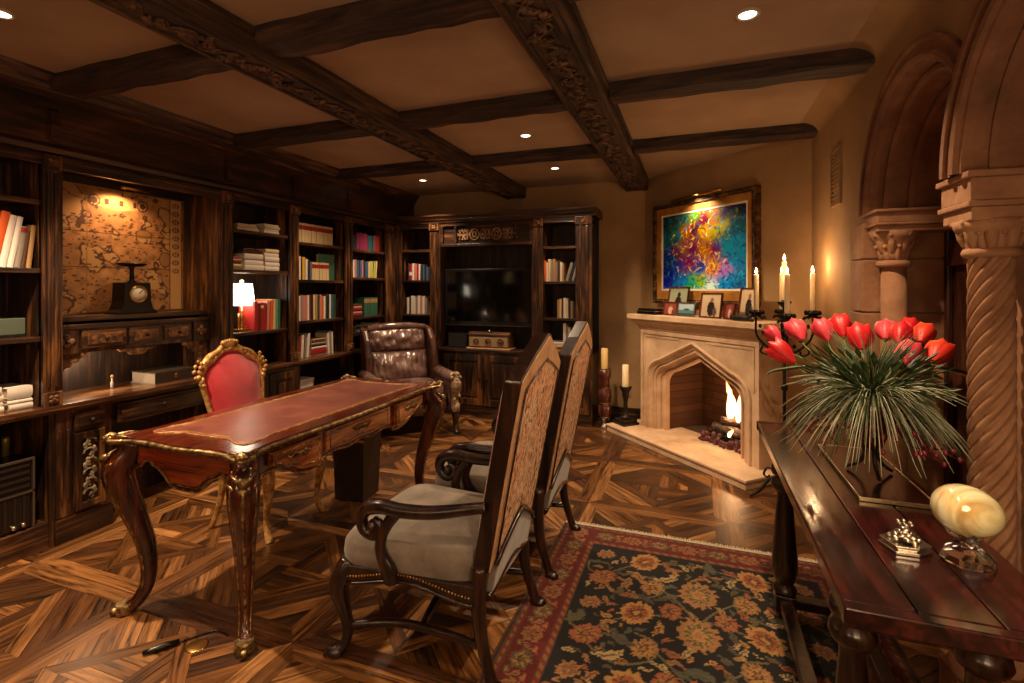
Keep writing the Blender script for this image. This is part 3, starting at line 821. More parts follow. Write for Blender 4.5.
# apron: long sides
def zb_long(y):
    a = abs(y)
    pts = [(0,.612),(.10,.600),(.20,.612),(.285,.602),(.30,.575),(.36,.572),(.42,.580),(.50,.615),(.58,.650),(.64,.640),(.68,.60)]
    for (a0, z0), (a1, z1) in zip(pts, pts[1:]):
        if a <= a1:
            f = (a-a0)/(a1-a0); f = f*f*(3-2*f)
            return z0+(z1-z0)*f
    return .60
ys = [-.68+1.36*i/68 for i in range(69)]
for sx in (-1, 1):
    poly = [(y, .737) for y in ys[::-1]] + [(y, zb_long(y)) for y in ys]
    a, b = sx*.295, sx*.318
    MB().prism(poly, min(a, b), max(a, b), 'x').build('apron', M['mahog'], t)
    mb = MB(); mb.tube([(sx*.320, y, zb_long(y)) for y in ys], .006, 6); mb.tube([(sx*.322, y, .731) for y in ys], .006, 6)
    mb.build('bronze_beading', M['gilt'], t)
    for ya, yb in ((-.60, -.315), (-.265, .265), (.315, .60)):
        n = 14; yy = [ya+(yb-ya)*i/n for i in range(n+1)]
        mid = abs(ya) < .3
        x0, x1 = (sx*.316, sx*(.330 if mid else .345))
        poly = [(y, .722) for y in yy[::-1]] + [(y, zb_long(y)+.018) for y in yy]
        d = MB().prism(poly, min(x0, x1), max(x0, x1), 'x').build('drawer', M['veneer'], t, bevel=.003)
        mb = MB(); loopP = [(sx*(abs(x1)+.001), y, z) for y, z in [(p[0], p[1]) for p in poly]]
        cy_, cz_ = (ya+yb)/2, .675
        ins = [(p[0], cy_+(p[1]-cy_)*.90, cz_+(p[2]-cz_)*.74) for p in loopP]
        mb.tube(ins+[ins[0]], .0035, 5, cap=False); mb.build('gilt_banding', M['gilt'], d)
        mb = MB(); c = (sx*(abs(x1)+.008), cy_, .682)
        mb.ball(c, (.008, .016, .012), 8, 5); 
        for s in (-1, 1):
            mb.tube([(c[0], c[1], c[2], .006), (c[0], c[1]+s*.03, c[2]+.008, .008), (c[0], c[1]+s*.055, c[2]-.004, .006), (c[0], c[1]+s*.07, c[2]+.008, .003)], 0, 6)
            mb.tube([(c[0], c[1]+s*.02, c[2], .005), (c[0], c[1]+s*.035, c[2]-.018, .005), (c[0], c[1]+s*.05, c[2]-.012, .002)], 0, 6)
        mb.build('bronze_handle', M['gilt'], d)
def zb_short(x):
    a = abs(x); pts = [(0,.568),(.06,.570),(.17,.640),(.225,.668),(.26,.662),(.30,.62)]
    for (a0, z0), (a1, z1) in zip(pts, pts[1:]):
        if a <= a1:
            f = (a-a0)/(a1-a0); f = f*f*(3-2*f); return z0+(z1-z0)*f
    return .60
xs = [-.30+.60*i/40 for i in range(41)]
for sy in (-1, 1):
    poly = [(x, .737) for x in xs[::-1]] + [(x, zb_short(x)) for x in xs]
    a, b = sy*.69, sy*.715
    MB().prism(poly, min(a, b), max(a, b), 'y').build('end_apron', M['mahogx'], t)
    mb = MB(); mb.tube([(x, sy*.717, zb_short(x)) for x in xs], .006, 6)
    mb.build('bronze_beading', M['gilt'], t)
    pp = [(p[0]*.90, .668+(p[1]-.668)*.80) for p in poly]; a, b = sy*.714, sy*.724
    pn = MB().prism(pp, min(a, b), max(a, b), 'y').build('end_panel', M['mahogl'], t, bevel=.002)
    mb = MB(); ins = [(p[0], sy*.725, p[1]) for p in pp]; mb.tube(ins+[ins[0]], .0035, 5, cap=False); mb.build('gilt_banding', M['gilt'], pn)
for sx in (-1, 1):
    for sy in (-1, 1):
        dx, dy = sx*.7071, sy*.7071
        prof = [(-.035,.737,.052),(-.022,.69,.056),(.012,.64,.062),(.016,.59,.060),(-.010,.50,.052),(-.048,.39,.043),(-.078,.29,.037),(-.092,.19,.031),(-.086,.11,.028),(-.055,.05,.027),(-.015,.018,.028),(-.002,.0,.028)]
        cx, cy = sx*.342, sy*.738
        path = crom([(cx+dx*o, cy+dy*o, z, r) for o, z, r in prof], 4)
        lg = MB().tube([p[:3] for p in path], [p[3] for p in path], 8, rot=pi/8, up=(dx, dy, 0)).build('leg', M['leg_desk'], t)
        # bronze chute down the outer edge, knee leaf and foot
        mb = MB()
        mb.tube([(p[0]+dx*p[3]*.92, p[1]+dy*p[3]*.92, p[2], .007+.10*max(0, p[3]-.035)) for p in path[2:]], 0, 6)
        for s in (-1, 1):
            px, py = -dy*s, dx*s
            mb.tube([(p[0]+(dx*.6+px*.72)*p[3], p[1]+(dy*.6+py*.72)*p[3], p[2], .004) for p in path[3:]], 0, 5)
        kz = .625; kx, ky = cx+dx*.068, cy+dy*.068
        for j, (dz, sc) in enumerate(((0.045, .8), (.01, 1.15), (-.04, 1.0), (-.09, .75), (-.135, .5))):
            mb.ball((kx-dx*(.004+.012*j), ky-dy*(.004+.012*j), kz+dz), (.026*sc, .026*sc, .03*sc), 9, 6, .3, j)
            for s in (-1, 1):
                px, py = -dy*s, dx*s; 
                mb.tube([(kx-dx*.012*j, ky-dy*.012*j, kz+dz, .010*sc), (kx-dx*(.01+.012*j)+px*.03*sc, ky-dy*(.01+.012*j)+py*.03*sc, kz+dz+.012, .011*sc), (kx-dx*(.03+.012*j)+px*.05*sc, ky-dy*(.03+.012*j)+py*.05*sc, kz+dz+.028, .004)], 0, 6)
        fx, fy = cx+dx*.006, cy+dy*.006
        mb.lathe([(.036,.001),(.038,.01),(.035,.022),(.032,.03),(.035,.045)], 12, (fx-dx*.012, fy-dy*.012, 0))
        low = [p for p in path if p[2] < .17]
        for s in (-.5, 0, .5): mb.tube([(p[0]+(dx-dy*s)*p[3]*.62, p[1]+(dy+dx*s)*p[3]*.62, p[2], .004+.009*(1-p[2]/.17)) for p in low], 0, 6)
        mb.ball((fx+dx*.028, fy+dy*.028, .016), (.018, .018, .016), 8, 6)
        mb.build('bronze_mount', M['gilt'], lg)
# waste bin under the desk
t = thing('waste_bin', 'dark square leather waste bin standing under the desk', 'waste bin', (-2.14, 2.82, 0), .1)
mb = MB(); w = .115
mb.add([(-w+.012,-w+.012,0),(w-.012,-w+.012,0),(w-.012,w-.012,0),(-w+.012,w-.012,0),(-w,-w,.42),(w,-w,.42),(w,w,.42),(-w,w,.42),
        (-w+.008,-w+.008,.42),(w-.008,-w+.008,.42),(w-.008,w-.008,.42),(-w+.008,w-.008,.42),(-w+.02,-w+.02,.012),(w-.02,-w+.02,.012),(w-.02,w-.02,.012),(-w+.02,w-.02,.012)],
       [(3,2,1,0),(0,1,5,4),(1,2,6,5),(2,3,7,6),(3,0,4,7),(4,5,9,8),(5,6,10,9),(6,7,11,10),(7,4,8,11),(8,9,13,12),(9,10,14,13),(10,11,15,14),(11,8,12,15),(12,13,14,15)])
mb.build('body', M['leatherbin'] if 'leatherbin' in M else M.setdefault('leatherbin', noisy('bin', ['#1a0f0a', '#2c1a12'], scale=14, rough=.45)), t, bevel=.003)
MB().box(-.118, .118, -.119, -.115, .395, .41).build('rim_band', M['brass'], t)

# ================================================================== TALL ARMCHAIRS (front is -X)
def tapestry():
    m, nt, b = newmat('tapestry')
    tc = N(nt, 'ShaderNodeTexCoord'); mp = N(nt, 'ShaderNodeMapping'); mp.inputs['Scale'].default_value = (1, 1, .36)
    nt.links.new(tc.outputs['Object'], mp.inputs[0])
    n1 = N(nt, 'ShaderNodeTexNoise', i_Scale=34, i_Detail=2.5, i_Distortion=2.2); nt.links.new(mp.outputs[0], n1.inputs['Vector'])
    n2 = N(nt, 'ShaderNodeTexNoise', i_Scale=9, i_Detail=2, i_Distortion=1); nt.links.new(mp.outputs[0], n2.inputs['Vector'])
    r1 = ramp(nt, [(.38, hexc('#5a3826')), (.43, hexc('#b48a64')), (.49, hexc('#e0b890')), (.58, hexc('#e8c69e')), (.62, hexc('#7e4030')), (.67, hexc('#cfa07a'))]); nt.links.new(n1.outputs['Fac'], r1.inputs['Fac'])
    r2 = ramp(nt, [(.45, (1, 1, 1)), (.65, (.97, .74, .64))]); nt.links.new(n2.outputs['Fac'], r2.inputs['Fac'])
    mx = N(nt, 'ShaderNodeMix', data_type='RGBA', blend_type='MULTIPLY'); mx.inputs['Factor'].default_value = 1
    nt.links.new(r1.outputs[0], mx.inputs['A']); nt.links.new(r2.outputs[0], mx.inputs['B'])
    nt.links.new(mx.outputs['Result'], b.inputs['Base Color']); b.inputs['Roughness'].default_value = .85
    bp = N(nt, 'ShaderNodeBump'); bp.inputs['Strength'].default_value = .5; bp.inputs['Distance'].default_value = .004
    nt.links.new(n1.outputs['Fac'], bp.inputs['Height']); nt.links.new(bp.outputs[0], b.inputs['Normal'])
    return m
M['tapestry'] = tapestry()
def backx(z):      # x of the back's front face along height
    return .235 + max(0, z-.45)*.235 if z < 2 else 0
def armchair(loc, rz, label):
    t = thing('tall_armchair', label, 'chair', loc, rz, 'tall carved armchairs facing the desk')
    # seat rail, serpentine
    def rail(side):
        n = 24; top = .395
        if side == 'f':
            P = [(-.255+.51*i/n) for i in range(n+1)]
            return [(p, top) for p in P[::-1]] + [(p, .335 - .022*cos(p/.255*2*pi) + .012) for p in P], 'f'
        return None
    fr = MB()
    n = 24
    ys = [-.265+.53*i/n for i in range(n+1)]
    def zz(u): return .305 - .02*cos(u*2*pi)
    fr.prism([(y*1.08, .355) for y in ys[::-1]] + [(y*1.08, zz((y+.265)/.53)) for y in ys], -.318, -.28, 'x')
    for s in (-1, 1):
        m_ = Tm(0, s*.266, 0) @ Rm(s*-.07, 'Z')
        g = MB(m_); xx = [-.305+.535*i/n for i in range(n+1)]
        g.prism([(x, .355) for x in xx[::-1]] + [(x, zz((x+.305)/.535)) for x in xx], -.018, .018, 'y')
        g.tube([(x, s*.02, zz((x+.305)/.535)+.004) for x in xx], .007, 6)
        fr.v, fr.f, fr.mi, fr.sm = fr.v, fr.f, fr.mi, fr.sm
        o = len(fr.v); fr.v += g.v; fr.f += [[i+o for i in f] for f in g.f]; fr.mi += g.mi; fr.sm += g.sm
    fr.box(.215, .25, -.235, .235, .30, .36)
    fr.build('seat_frame', M['darkchair'], t, bevel=.004)
    # cushion
    def cush(u, v):
        # superellipse outline, domed
        a = 2*pi*u
        ca, sa = cos(a), sin(a)
        e = .32
        px = math.copysign(abs(ca)**e, ca); py = math.copysign(abs(sa)**e, sa)
        prof = [(.985, .335), (1.015, .355), (1.03, .39), (1.015, .43), (.95, .455), (.82, .469), (.5, .478), (0.001, .481)]
        k = v*(len(prof)-1); i = min(int(k), len(prof)-2); f = k-i
        r = prof[i][0]*(1-f)+prof[i+1][0]*f; z = prof[i][1]*(1-f)+prof[i+1][1]*f
        hw = .298 - .050*((px*r+1)/2)
        return (-.048 + px*r*.284, py*r*hw, z)
    MB().grid(cush, 48, 21, closeu=True).build('seat_cushion', M['suede'], t)
    # nail heads
    nh = MB()
    for i in range(46):
        y = -.255+.51*i/45; nh.ball((-.320, y*1.08, zz((y+.265)/.53)+.030), .0045, 6, 4)
    nh.build('nail_heads', M['brass'], t)
    for s in (-1, 1):
        nh = MB()
        for i in range(42):
            x = -.295+.51*i/41
            nh.ball((x, s*(.266+.020) - s*x*.07, zz((x+.305)/.535)+.030), .0045, 6, 4)
        nh.build('nail_heads', M['brass'], t)
    # front legs
    for s in (-1, 1):
        pts = crom([(-.285, s*.270, .36, .034), (-.300, s*.285, .32, .040), (-.315, s*.296, .26, .037), (-.298, s*.288, .18, .026), (-.285, s*.280, .10, .020), (-.298, s*.288, .045, .020), (-.320, s*.302, .025, .024)], 4)
        l = MB().tube(pts, 0, 10).ball((-.328, s*.306, .022), (.036, .030, .022), 12, 8)
        for a in (-.6, 0, .6): l.tube([(-.313, s*.298+.012*a, .045, .010), (-.338, s*.308+.02*a, .032, .010), (-.358, s*.313+.024*a, .012, .007)], 0, 6)
        l.build('leg', M['darkchair'], t)
        # rear leg rising as back stile
        pts = [(.305, s*.252, .0, .022), (.285, s*.25, .06, .021), (.250, s*.245, .18, .024), (.240, s*.242, .30, .028), (.245, s*.242, .42, .030)]
        l = MB().tube(crom(pts, 4), 0, 8, rot=pi/8).ball((.315, s*.255, .018), (.032, .027, .018), 10, 6)
        l.build('leg', M['darkchair'], t)
    # back: red upholstered front, dark frame, tapestry rear
    TZ = 1.08; AP = 1.228; HW = .262
    def outline(hw, z0, tz, ap):
        return [(-hw*.93, z0), (hw*.93, z0), (hw*.98, (z0+tz)/2), (hw, tz), (hw*.55, tz+(ap-tz)*.52), (.025, ap-.012), (0, ap), (-.025, ap-.012), (-hw*.55, tz+(ap-tz)*.52), (-hw, tz), (-hw*.98, (z0+tz)/2)]
    lean = Matrix(((1, 0, .19, .225-.19*.45), (0, 1, 0, 0), (0, 0, 1, 0), (0, 0, 0, 1)))
    ob = MB(lean)
    O = outline(HW, .40, TZ, AP); I = outline(HW-.034, .44, TZ-.02, AP-.05)
    k = len(O)
    vs = [(0, y, z) for y, z in O] + [(0, y, z) for y, z in I] + [(.062, y, z) for y, z in O] + [(.062, y, z) for y, z in I]
    fs = []
    for i in range(k):
        j = (i+1) % k
        fs += [(i, j, k+j, k+i), (2*k+i, 3*k+i, 3*k+j, 2*k+j), (i, 2*k+i, 2*k+j, j), (k+i, k+j, 3*k+j, 3*k+i)]
    ob.add(vs, fs)
    ob.build('back_frame', M['darkchair'], t, bevel=.005)
    fb = MB(lean)
    F = outline(HW-.03, .45, TZ-.015, AP-.045)
    def frontpad(u, v):
        # interpolate outline to centre with a dome
        a = u*k; i = int(a) % k; f = a-int(a)
        p, q = F[i], F[(i+1) % k]
        y = p[0]+(q[0]-p[0])*f; z = p[1]+(q[1]-p[1])*f
        c = (0, .82); r = 1-v
        return (-.004-.048*(1-r**3), c[0]+(y-c[0])*r, c[1]+(z-c[1])*r)
    fb.grid(frontpad, k*4, 8, closeu=True)
    fb.build('front_upholstery', M['velvet'], t)
    # rear panel: tan border and tapestry, arched bottom
    def rear(hw, z0, pk, tz, ap):
        bot = [(-hw*.93+2*hw*.93*i/16, z0 + (pk-z0)*max(0, 1-abs(-1+i/8))**.8) for i in range(17)]
        return bot + [(hw*.98, (z0+tz)/2), (hw, tz), (hw*.5, tz+(ap-tz)*.56), (0, ap), (-hw*.5, tz+(ap-tz)*.56), (-hw, tz), (-hw*.98, (z0+tz)/2)]
    MB(lean).prism(rear(HW-.008, .40, .52, TZ, AP-.012), .060, .066, 'x').build('border_strip', M['tan'], t)
    MB(lean).prism(rear(HW-.046, .435, .555, TZ-.03, AP-.10), .064, .0705, 'x').build('tapestry_panel', M['tapestry'], t)
    mb = MB(lean); edge = rear(HW-.046, .435, .555, TZ-.03, AP-.10)[16:] ; 
    mb.tube([(.071, y, z) for y, z in edge + [rear(HW-.046, .435, .555, TZ-.03, AP-.10)[0]]], .004, 5); mb.build('piping', M['darkchair'], t)
    # grey lower rear panel under the arch
    def arch(hw, z0, z1, pk): return [(-hw, z0), (hw, z0)] + [(hw-2*hw*i/14, z1+(pk-z1)*max(0, 1-abs(-1+i/7))**.8) for i in range(15)]
    MB(lean).prism(arch(.205, .30, .41, .525), .045, .078, 'x').build('lower_back_pad', M['suede'], t, bevel=.006)
    mb = MB(lean)
    A = arch(.212, .31, .415, .535)[2:]
    mb.tube([(.076, y, z) for y, z in A], .010, 8)
    mb.tube([(.070, -.225+.45*i/16, .315 - .025*cos(2*pi*i/16)+.01) for i in range(17)], .014, 8)
    mb.build('arch_moulding', M['darkchair'], t)
    # arms
    for s in (-1, 1):
        yo = s*.285
        arm = [(.275, s*.253, .635, .019), (.20, s*.268, .622, .021), (.08, yo, .600, .024), (-.04, s*.298, .594, .026), (-.12, s*.302, .600, .027), (-.180, s*.302, .583, .026), (-.206, s*.302, .548, .024), (-.196, s*.302, .508, .023), (-.160, s*.302, .490, .022), (-.130, s*.302, .508, .020), (-.130, s*.302, .536, .017), (-.153, s*.302, .546, .015)]
        a = MB().tube(crom(arm, 5), 0, 10, flat=1.0, up=(0, 1, 0))
        a.ball((-.158, s*.302, .525), (.022, .030, .022), 10, 6)
        ap = a.build('arm', M['darkchair'], t)
        sup = [(-.085, s*.285, .325, .028), (-.092, s*.296, .37, .026), (-.115, s*.304, .42, .021), (-.122, s*.306, .47, .019), (-.100, s*.304, .53, .019), (-.060, s*.300, .588, .022)]
        MB().tube(crom(sup, 5), 0, 8, up=(0, 1, 0), flat=1.15).build('arm_support', M['darkchair'], t)
    # stretchers
    mb = MB()
    for s in (-1, 1): mb.tube(crom([(-.285, s*.280, .115, .014), (-.10, s*.225, .13, .016), (.10, s*.225, .135, .016), (.262, s*.247, .14, .014)], 4), 0, 8)
    mb.tube(crom([(0, -.222, .132, .014), (-.03, 0, .132, .02), (0, .222, .132, .014)], 5), 0, 8)
    mb.build('stretcher', M['darkchair'], t)
    return t
armchair((-.955, 1.86, 0), 0, 'tall pointed-back armchair nearest the camera, grey seat, tapestry back, at the desk')
armchair((-.955, 2.585, 0), 0, 'tall pointed-back armchair beyond the nearest one, closer to the fireplace')

# ================================================================== RED CHAIR (front is +X)
t = thing('red_velvet_chair', 'gilt carved chair with red velvet back behind the desk', 'chair', (-2.42, 2.33, 0))
def sh(u):  # half outline of back (y,z), u 0..1 bottom to top centre
    pts = [(.155,.50),(.165,.60),(.185,.72),(.205,.82),(.20,.89),(.165,.935),(.12,.955),(.085,.985),(.05,1.005),(0,1.01)]
    k = u*(len(pts)-1); i = min(int(k), len(pts)-2); f = k-i
    return (pts[i][0]*(1-f)+pts[i+1][0]*f, pts[i][1]*(1-f)+pts[i+1][1]*f)
half = [sh(i/20) for i in range(21)]
full = half + [(-y, z) for y, z in half[::-1][1:]]
rl = Matrix(((1, 0, -.20, -.20+.20*.45), (0, 1, 0, 0), (0, 0, 1, 0), (0, 0, 0, 1)))
def pad(u, v):
    k = len(full); a = u*k; i = int(a) % k; f = a-int(a); p, q = full[i], full[(i+1) % k]
    y = p[0]+(q[0]-p[0])*f; z = p[1]+(q[1]-p[1])*f; r = 1-v
    return (.012+.035*(1-r**3), y*r*.97, .75+(z-.75)*r*.97)
MB(rl).grid(pad, len(full)*2, 8, closeu=True).build('velvet_back', M['velvet'], t)
MB(rl).prism(full, -.012, .012, 'x').build('back_board', M['velvet'], t)
mb = MB(rl)
mb.tube([(.008, y*1.04, .75+(z-.75)*1.04) for y, z in full] , .015, 8)
q = random.Random(9)
for i, (y, z) in enumerate(full):
    if z > .78:
        nx, nz = y/.21, (z-.80)/.2
        for k in range((4 if .84 < z < .965 else 2) if z > .8 else 1):
            d = .012+.016*k*(1.0 if .15 < abs(y) else .55)
            rr = q.uniform(.008, .014)
            mb.ball((.012+q.uniform(-.004, .008), y+math.copysign(1, y or 1)*d*.9*min(1, abs(nx)+.1)+q.uniform(-.006, .006), z+d*.9*max(0, nz)+q.uniform(-.006, .006)), (rr*.8, rr, rr*1.2), 7, 5, .4, i*7+k)
for s in (-1, 1):
    mb.tube(crom([(.01, s*.20, .92, .02), (.01, s*.15, .985, .018), (.01, s*.09, 1.01, .016), (.01, s*.05, 1.04, .014)], 4), 0, 8)
    for k in range(5): mb.ball((.02, s*(.238-.012*abs(k-2)), .83+.026*k), (.012, .015, .015), 8, 5, .5, k)
mb.ball((.012, 0, 1.055), (.018, .055, .026), 14, 8, .25, 3)
for k in range(7): mb.ball((.02, (k-3)*.017, 1.072-.003*abs(k-3)), (.012, .009, .014), 7, 5)
mb.build('gilt_frame', M['gold'], t)
mb = MB(); mb.tube([(-.17+.0, s_*.16, .50, .02) for s_ in (-1,)] + [(-.17, .16, .50, .02)], 0, 8); mb.build('back_rail', M['gold'], t)
def seatr(u, v):
    a = 2*pi*u; ca, sa = cos(a), sin(a); e = .45
    px = math.copysign(abs(ca)**e, ca); py = math.copysign(abs(sa)**e, sa)
    prof = [(.98, .43), (1.0, .45), (.97, .475), (.8, .492), (.001, .50)]
    k = v*(len(prof)-1); i = min(int(k), len(prof)-2); f = k-i
    r = prof[i][0]*(1-f)+prof[i+1][0]*f; z = prof[i][1]*(1-f)+prof[i+1][1]*f
    return (.03+px*r*.21, py*r*(.205+.02*px), z)
MB().grid(seatr, 40, 12, closeu=True).build('seat_cushion', M['velvet'], t)
mb = MB(); mb.prism([(.03+.21*math.copysign(abs(cos(a))**.45, cos(a)), math.copysign(abs(sin(a))**.45, sin(a))*(.205+.02*math.copysign(1, cos(a)))) for a in [2*pi*i/32+.05 for i in range(32)]], .375, .43, 'z'); mb.build('seat_frame', M['gold'], t, bevel=.005)
for s in (-1, 1):
    MB().tube(crom([(.20, s*.19, .40, .03), (.225, s*.205, .33, .032), (.21, s*.20, .20, .02), (.195, s*.195, .09, .015), (.225, s*.205, .02, .02), (.235, s*.21, .0, .018)], 4), 0, 10).build('leg', M['gold'], t)
    MB().tube(crom([(-.16, s*.16, .50, .02), (-.155, s*.165, .40, .025), (-.165, s*.17, .22, .02), (-.19, s*.18, .10, .016), (-.225, s*.19, .0, .016)], 4), 0, 10).build('leg', M['gold'], t)

# ================================================================== LEATHER ARMCHAIR (front is -Y)
ang = math.atan2(.6, .8)
ang = radians(50)
t = thing('leather_armchair', 'tufted brown leather wing armchair with carved arm posts beyond the desk', 'armchair', (-2.71, 4.33, 0), ang)
t.scale = (1.12, 1.12, 1.02)
def puff(mb, x0, x1, z0, z1, y, d, nt=5, seed=0):
    """gathered leather cushion facing -Y"""
    q = random.Random(seed); ph = [q.uniform(0, 6) for _ in range(6)]
    def fn(u, v):
        x = x0+(x1-x0)*u; z = z0+(z1-z0)*v
        e = min(1, (u*(1-u)*4)**.35)*min(1, (v*(1-v)*4)**.35)
        wr = .014*abs(sin(u*nt*1.4*pi+ph[0]+1.4*sin(v*4+ph[1])))**.6*(1-.2*v) + .007*sin(u*17+ph[2]+4*sin(3*v+ph[3])) + .006*sin(v*13+ph[4]+7*u)
        return (x, y-(d+wr)*e, z)
    mb.grid(fn, 110, 26)
lb = Matrix(((1, 0, 0, 0), (0, 1, .22, -.10), (0, 0, 1, 0), (0, 0, 0, 1)))
mb = MB(lb); puff(mb, -.265, .265, .74, .965, .16, .085, 6, 1); mb.tube([(-.27, .14, .965, .03), (-.1, .13, .985, .035), (.1, .13, .985, .035), (.27, .14, .965, .03)], 0, 10)
mb.build('headrest_cushion', M['leather'], t)
mb = MB(lb); puff(mb, -.265, .265, .44, .745, .16, .10, 7, 2); mb.build('back_cushion', M['leather'], t)
MB(lb).box(-.28, .28, .155, .24, .30, .975).build('back_shell', M['leatherd'], t, bevel=.02)
for s in (-1, 1):
    P = [(.20, .40), (-.20+.26, .44), (.02, .58), (.0, .70), (.02, .86), (.08, .95), (.20, .985)]
    poly = P if s > 0 else P
    w = MB(lb); w.prism([(y, z) for y, z in poly], min(s*.275, s*.335), max(s*.275, s*.335), 'x'); w.build('wing', M['leatherd'], t, bevel=.022)
MB().box(-.27, .27, -.30, .12, .20, .36).build('seat_base', M['leatherd'], t, bevel=.015)
def sc(u, v):
    a = 2*pi*u; ca, sa = cos(a), sin(a); e = .4
    px = math.copysign(abs(ca)**e, ca); py = math.copysign(abs(sa)**e, sa)
    prof = [(.96, .36), (1.0, .39), (1.0, .43), (.95, .46), (.7, .475), (.001, .48)]
    k = v*(len(prof)-1); i = min(int(k), len(prof)-2); f = k-i
    r = prof[i][0]*(1-f)+prof[i+1][0]*f; z = prof[i][1]*(1-f)+prof[i+1][1]*f
    return (px*r*.262, -.11+py*r*.24, z)
MB().grid(sc, 40, 15, closeu=True).build('seat_cushion', M['leather'], t)
M['postw'] = noisy('carved_post', ['#4a3526', '#8a6f56', '#b9a184'], scale=22, rough=.32, coat=.4, bump=.3)
for s in (-1, 1):
    a = MB(); a.tube([(s*.335, -.30, .515, .052), (s*.335, -.1, .52, .054), (s*.335, .14, .53, .052)], 0, 12, flat=1)
    a.box(s*.335-.035, s*.335+.035, -.28, .14, .20, .50)
    a.build('arm', M['leather'], t, bevel=.01)
    p = MB()
    X = s*.335; Y = -.335
    p.ball((X, Y, .525), (.055, .035, .05), 12, 8, .2, 5)
    for k in range(6):
        an = k*pi/3; p.ball((X+.036*cos(an), Y-.025, .525+.034*sin(an)), (.018, .014, .018), 8, 5)
    p.tube(crom([(X, Y, .51, .035), (X, Y-.01, .48, .045), (X, Y-.02, .44, .050), (X, Y-.005, .37, .038), (X, Y+.005, .30, .032), (X, Y-.01, .25, .04), (X, Y-.02, .20, .035)], 4), 0, 10)
    for k in range(9): p.ball((X+.028*sin(k*1.7), Y-.045+.002*k, .50-.03*k), (.016, .012, .02), 7, 5, .3, k)
    p.build('carved_post', M['postw'], t)
    MB().tube(crom([(X, Y+.01, .24, .036), (X, Y-.015, .16, .034), (X, Y-.005, .08, .020), (X, Y-.02, .03, .022), (X, Y-.04, .0, .024)], 4), 0, 10).build('leg', M['darkchair'], t)
    MB().tube([(s*.28, .20, .30, .028), (s*.285, .24, .12, .022), (s*.29, .28, .0, .02)], 0, 10).build('leg', M['darkchair'], t)

# ================================================================== CONSOLE TABLE
t = thing('console_table', 'long dark glossy plank console table with turned baluster legs along the right wall', 'table', (.49, 1.92, 0))
mb = MB()
xs_ = [-.205, -.075, .062, .205]
for a, b in zip(xs_, xs_[1:]):
    mb.box(a+.001, b-.001, -.72, .72, .722, .76)
mb.box(-.207, .207, -.752, -.722, .720, .761); mb.box(-.207, .207, .722, .752, .720, .761)
mb.build('tabletop', M['consolewood'], t, bevel=.004)
mb = MB(); mb.box(-.15, .15, -.55, -.53, .63, .722); mb.box(-.15, .15, .53, .55, .63, .722)
for s in (-1, 1): mb.box(s*.14-.01, s*.14+.01, -.53, .53, .63, .722)
mb.build('apron', M['consolewood'], t, bevel=.003)
for sx in (-1, 1):
    for sy in (-1, 1):
        c = (sx*.125, sy*.49, 0)
        pr = [(.040,.722),(.040,.708),(.036,.700),(.050,.688),(.052,.672),(.046,.658),(.036,.652),(.050,.640),(.055,.620),(.048,.602),(.036,.594),(.050,.580),(.054,.560),(.046,.542),(.032,.532),(.030,.51),(.034,.46),(.042,.36),(.050,.26),(.050,.20),(.040,.155),(.030,.14),(.044,.125),(.048,.11),(.040,.098),(.034,.095)]
        l = MB(); l.lathe(pr[::-1], 24, c); l.box(c[0]-.04, c[0]+.04, c[1]-.04, c[1]+.04, .03, .10); l.lathe([(.032,0),(.036,.012),(.030,.03)], 16, c)
        l.build('leg', M['consoleleg'], t, bevel=.003)
mb = MB()
for s in (-1, 1): mb.box(s*.125-.025, s*.125+.025, -.45, .45, .045, .085); mb.box(-.085, .085, s*.49-.025, s*.49+.025, .045, .085)
mb.build('stretcher', M['consoleleg'], t, bevel=.004)
# helper: a point seen along a line of sight at a known distance along the room's view axis
def at(u, v, t):
    d = (u-512)/500
    return V((t*(-.34202+d*.93969), t*(.93969+d*.34202), 1.4+(288-v)/500*t))
def fpx(u, Y):   # coordinate along the fireplace wall (FP frame) for a given depth Y
    d = (u-512)/500; rx = -.34202+d*.93969; ry = .93969+d*.34202
    t = (4.94+Y*1.41421)/(rx+ry)
    return (rx-ry)*t/1.41421 + 3.2103, t
def fpz(u, v, Y):
    x, t = fpx(u, Y); return 1.4+(288-v)/500*t
FA = -pi/4
def fpw(x, Y, z=0): return FP @ V((x, Y, z))

# ================================================================== FIREPLACE
def tudor(hw, z0, spr, apex, n=7):
    """outline from right foot over apex to left foot"""
    kx, kz = hw*.70, spr+(apex-spr)*.50
    right = [(hw, z0)]
    for i in range(n+1):
        a = (pi/2)*i/n
        # corner curve from (hw,spr) to (kx,kz)
        t = i/n
        p0, p1, p2 = (hw, spr), (hw*.985, spr+(kz-spr)*.80), (kx, kz)
        right.append(((1-t)**2*p0[0]+2*t*(1-t)*p1[0]+t*t*p2[0], (1-t)**2*p0[1]+2*t*(1-t)*p1[1]+t*t*p2[1]))
    right.append((kx*.5, (kz+apex)/2)); 
    return right + [(0, apex)] + [(-x, z) for x, z in right[::-1]]
def surroundpoly(op, hw, z0, z1): return [(-hw, z0), (-hw, z1), (hw, z1), (hw, z0)] + op
root = fpw(0, 0)
t = thing('fireplace', 'pale carved limestone fireplace with a pointed arch across the room corner', 'fireplace', root, FA)
oA = tudor(.555, .07, .55, .905); oB = tudor(.42, .07, .50, .775)
mb = MB(); mb.prism(surroundpoly(oA, .66, .07, 1.0), -.30, -.25, 'y'); mb.prism(surroundpoly(oB, .66, .07, 1.0), -.19, -.165, 'y'); mb.box(-.66, -.60, -.165, -.001, .07, 1.0); mb.box(.60, .66, -.165, -.001, .07, 1.0)
steps = [(0, -.30), (.12, -.285), (.20, -.285), (.30, -.262), (.62, -.235), (.66, -.215), (.80, -.205), (.88, -.222), (1.0, -.215), (1.0, -.185)]
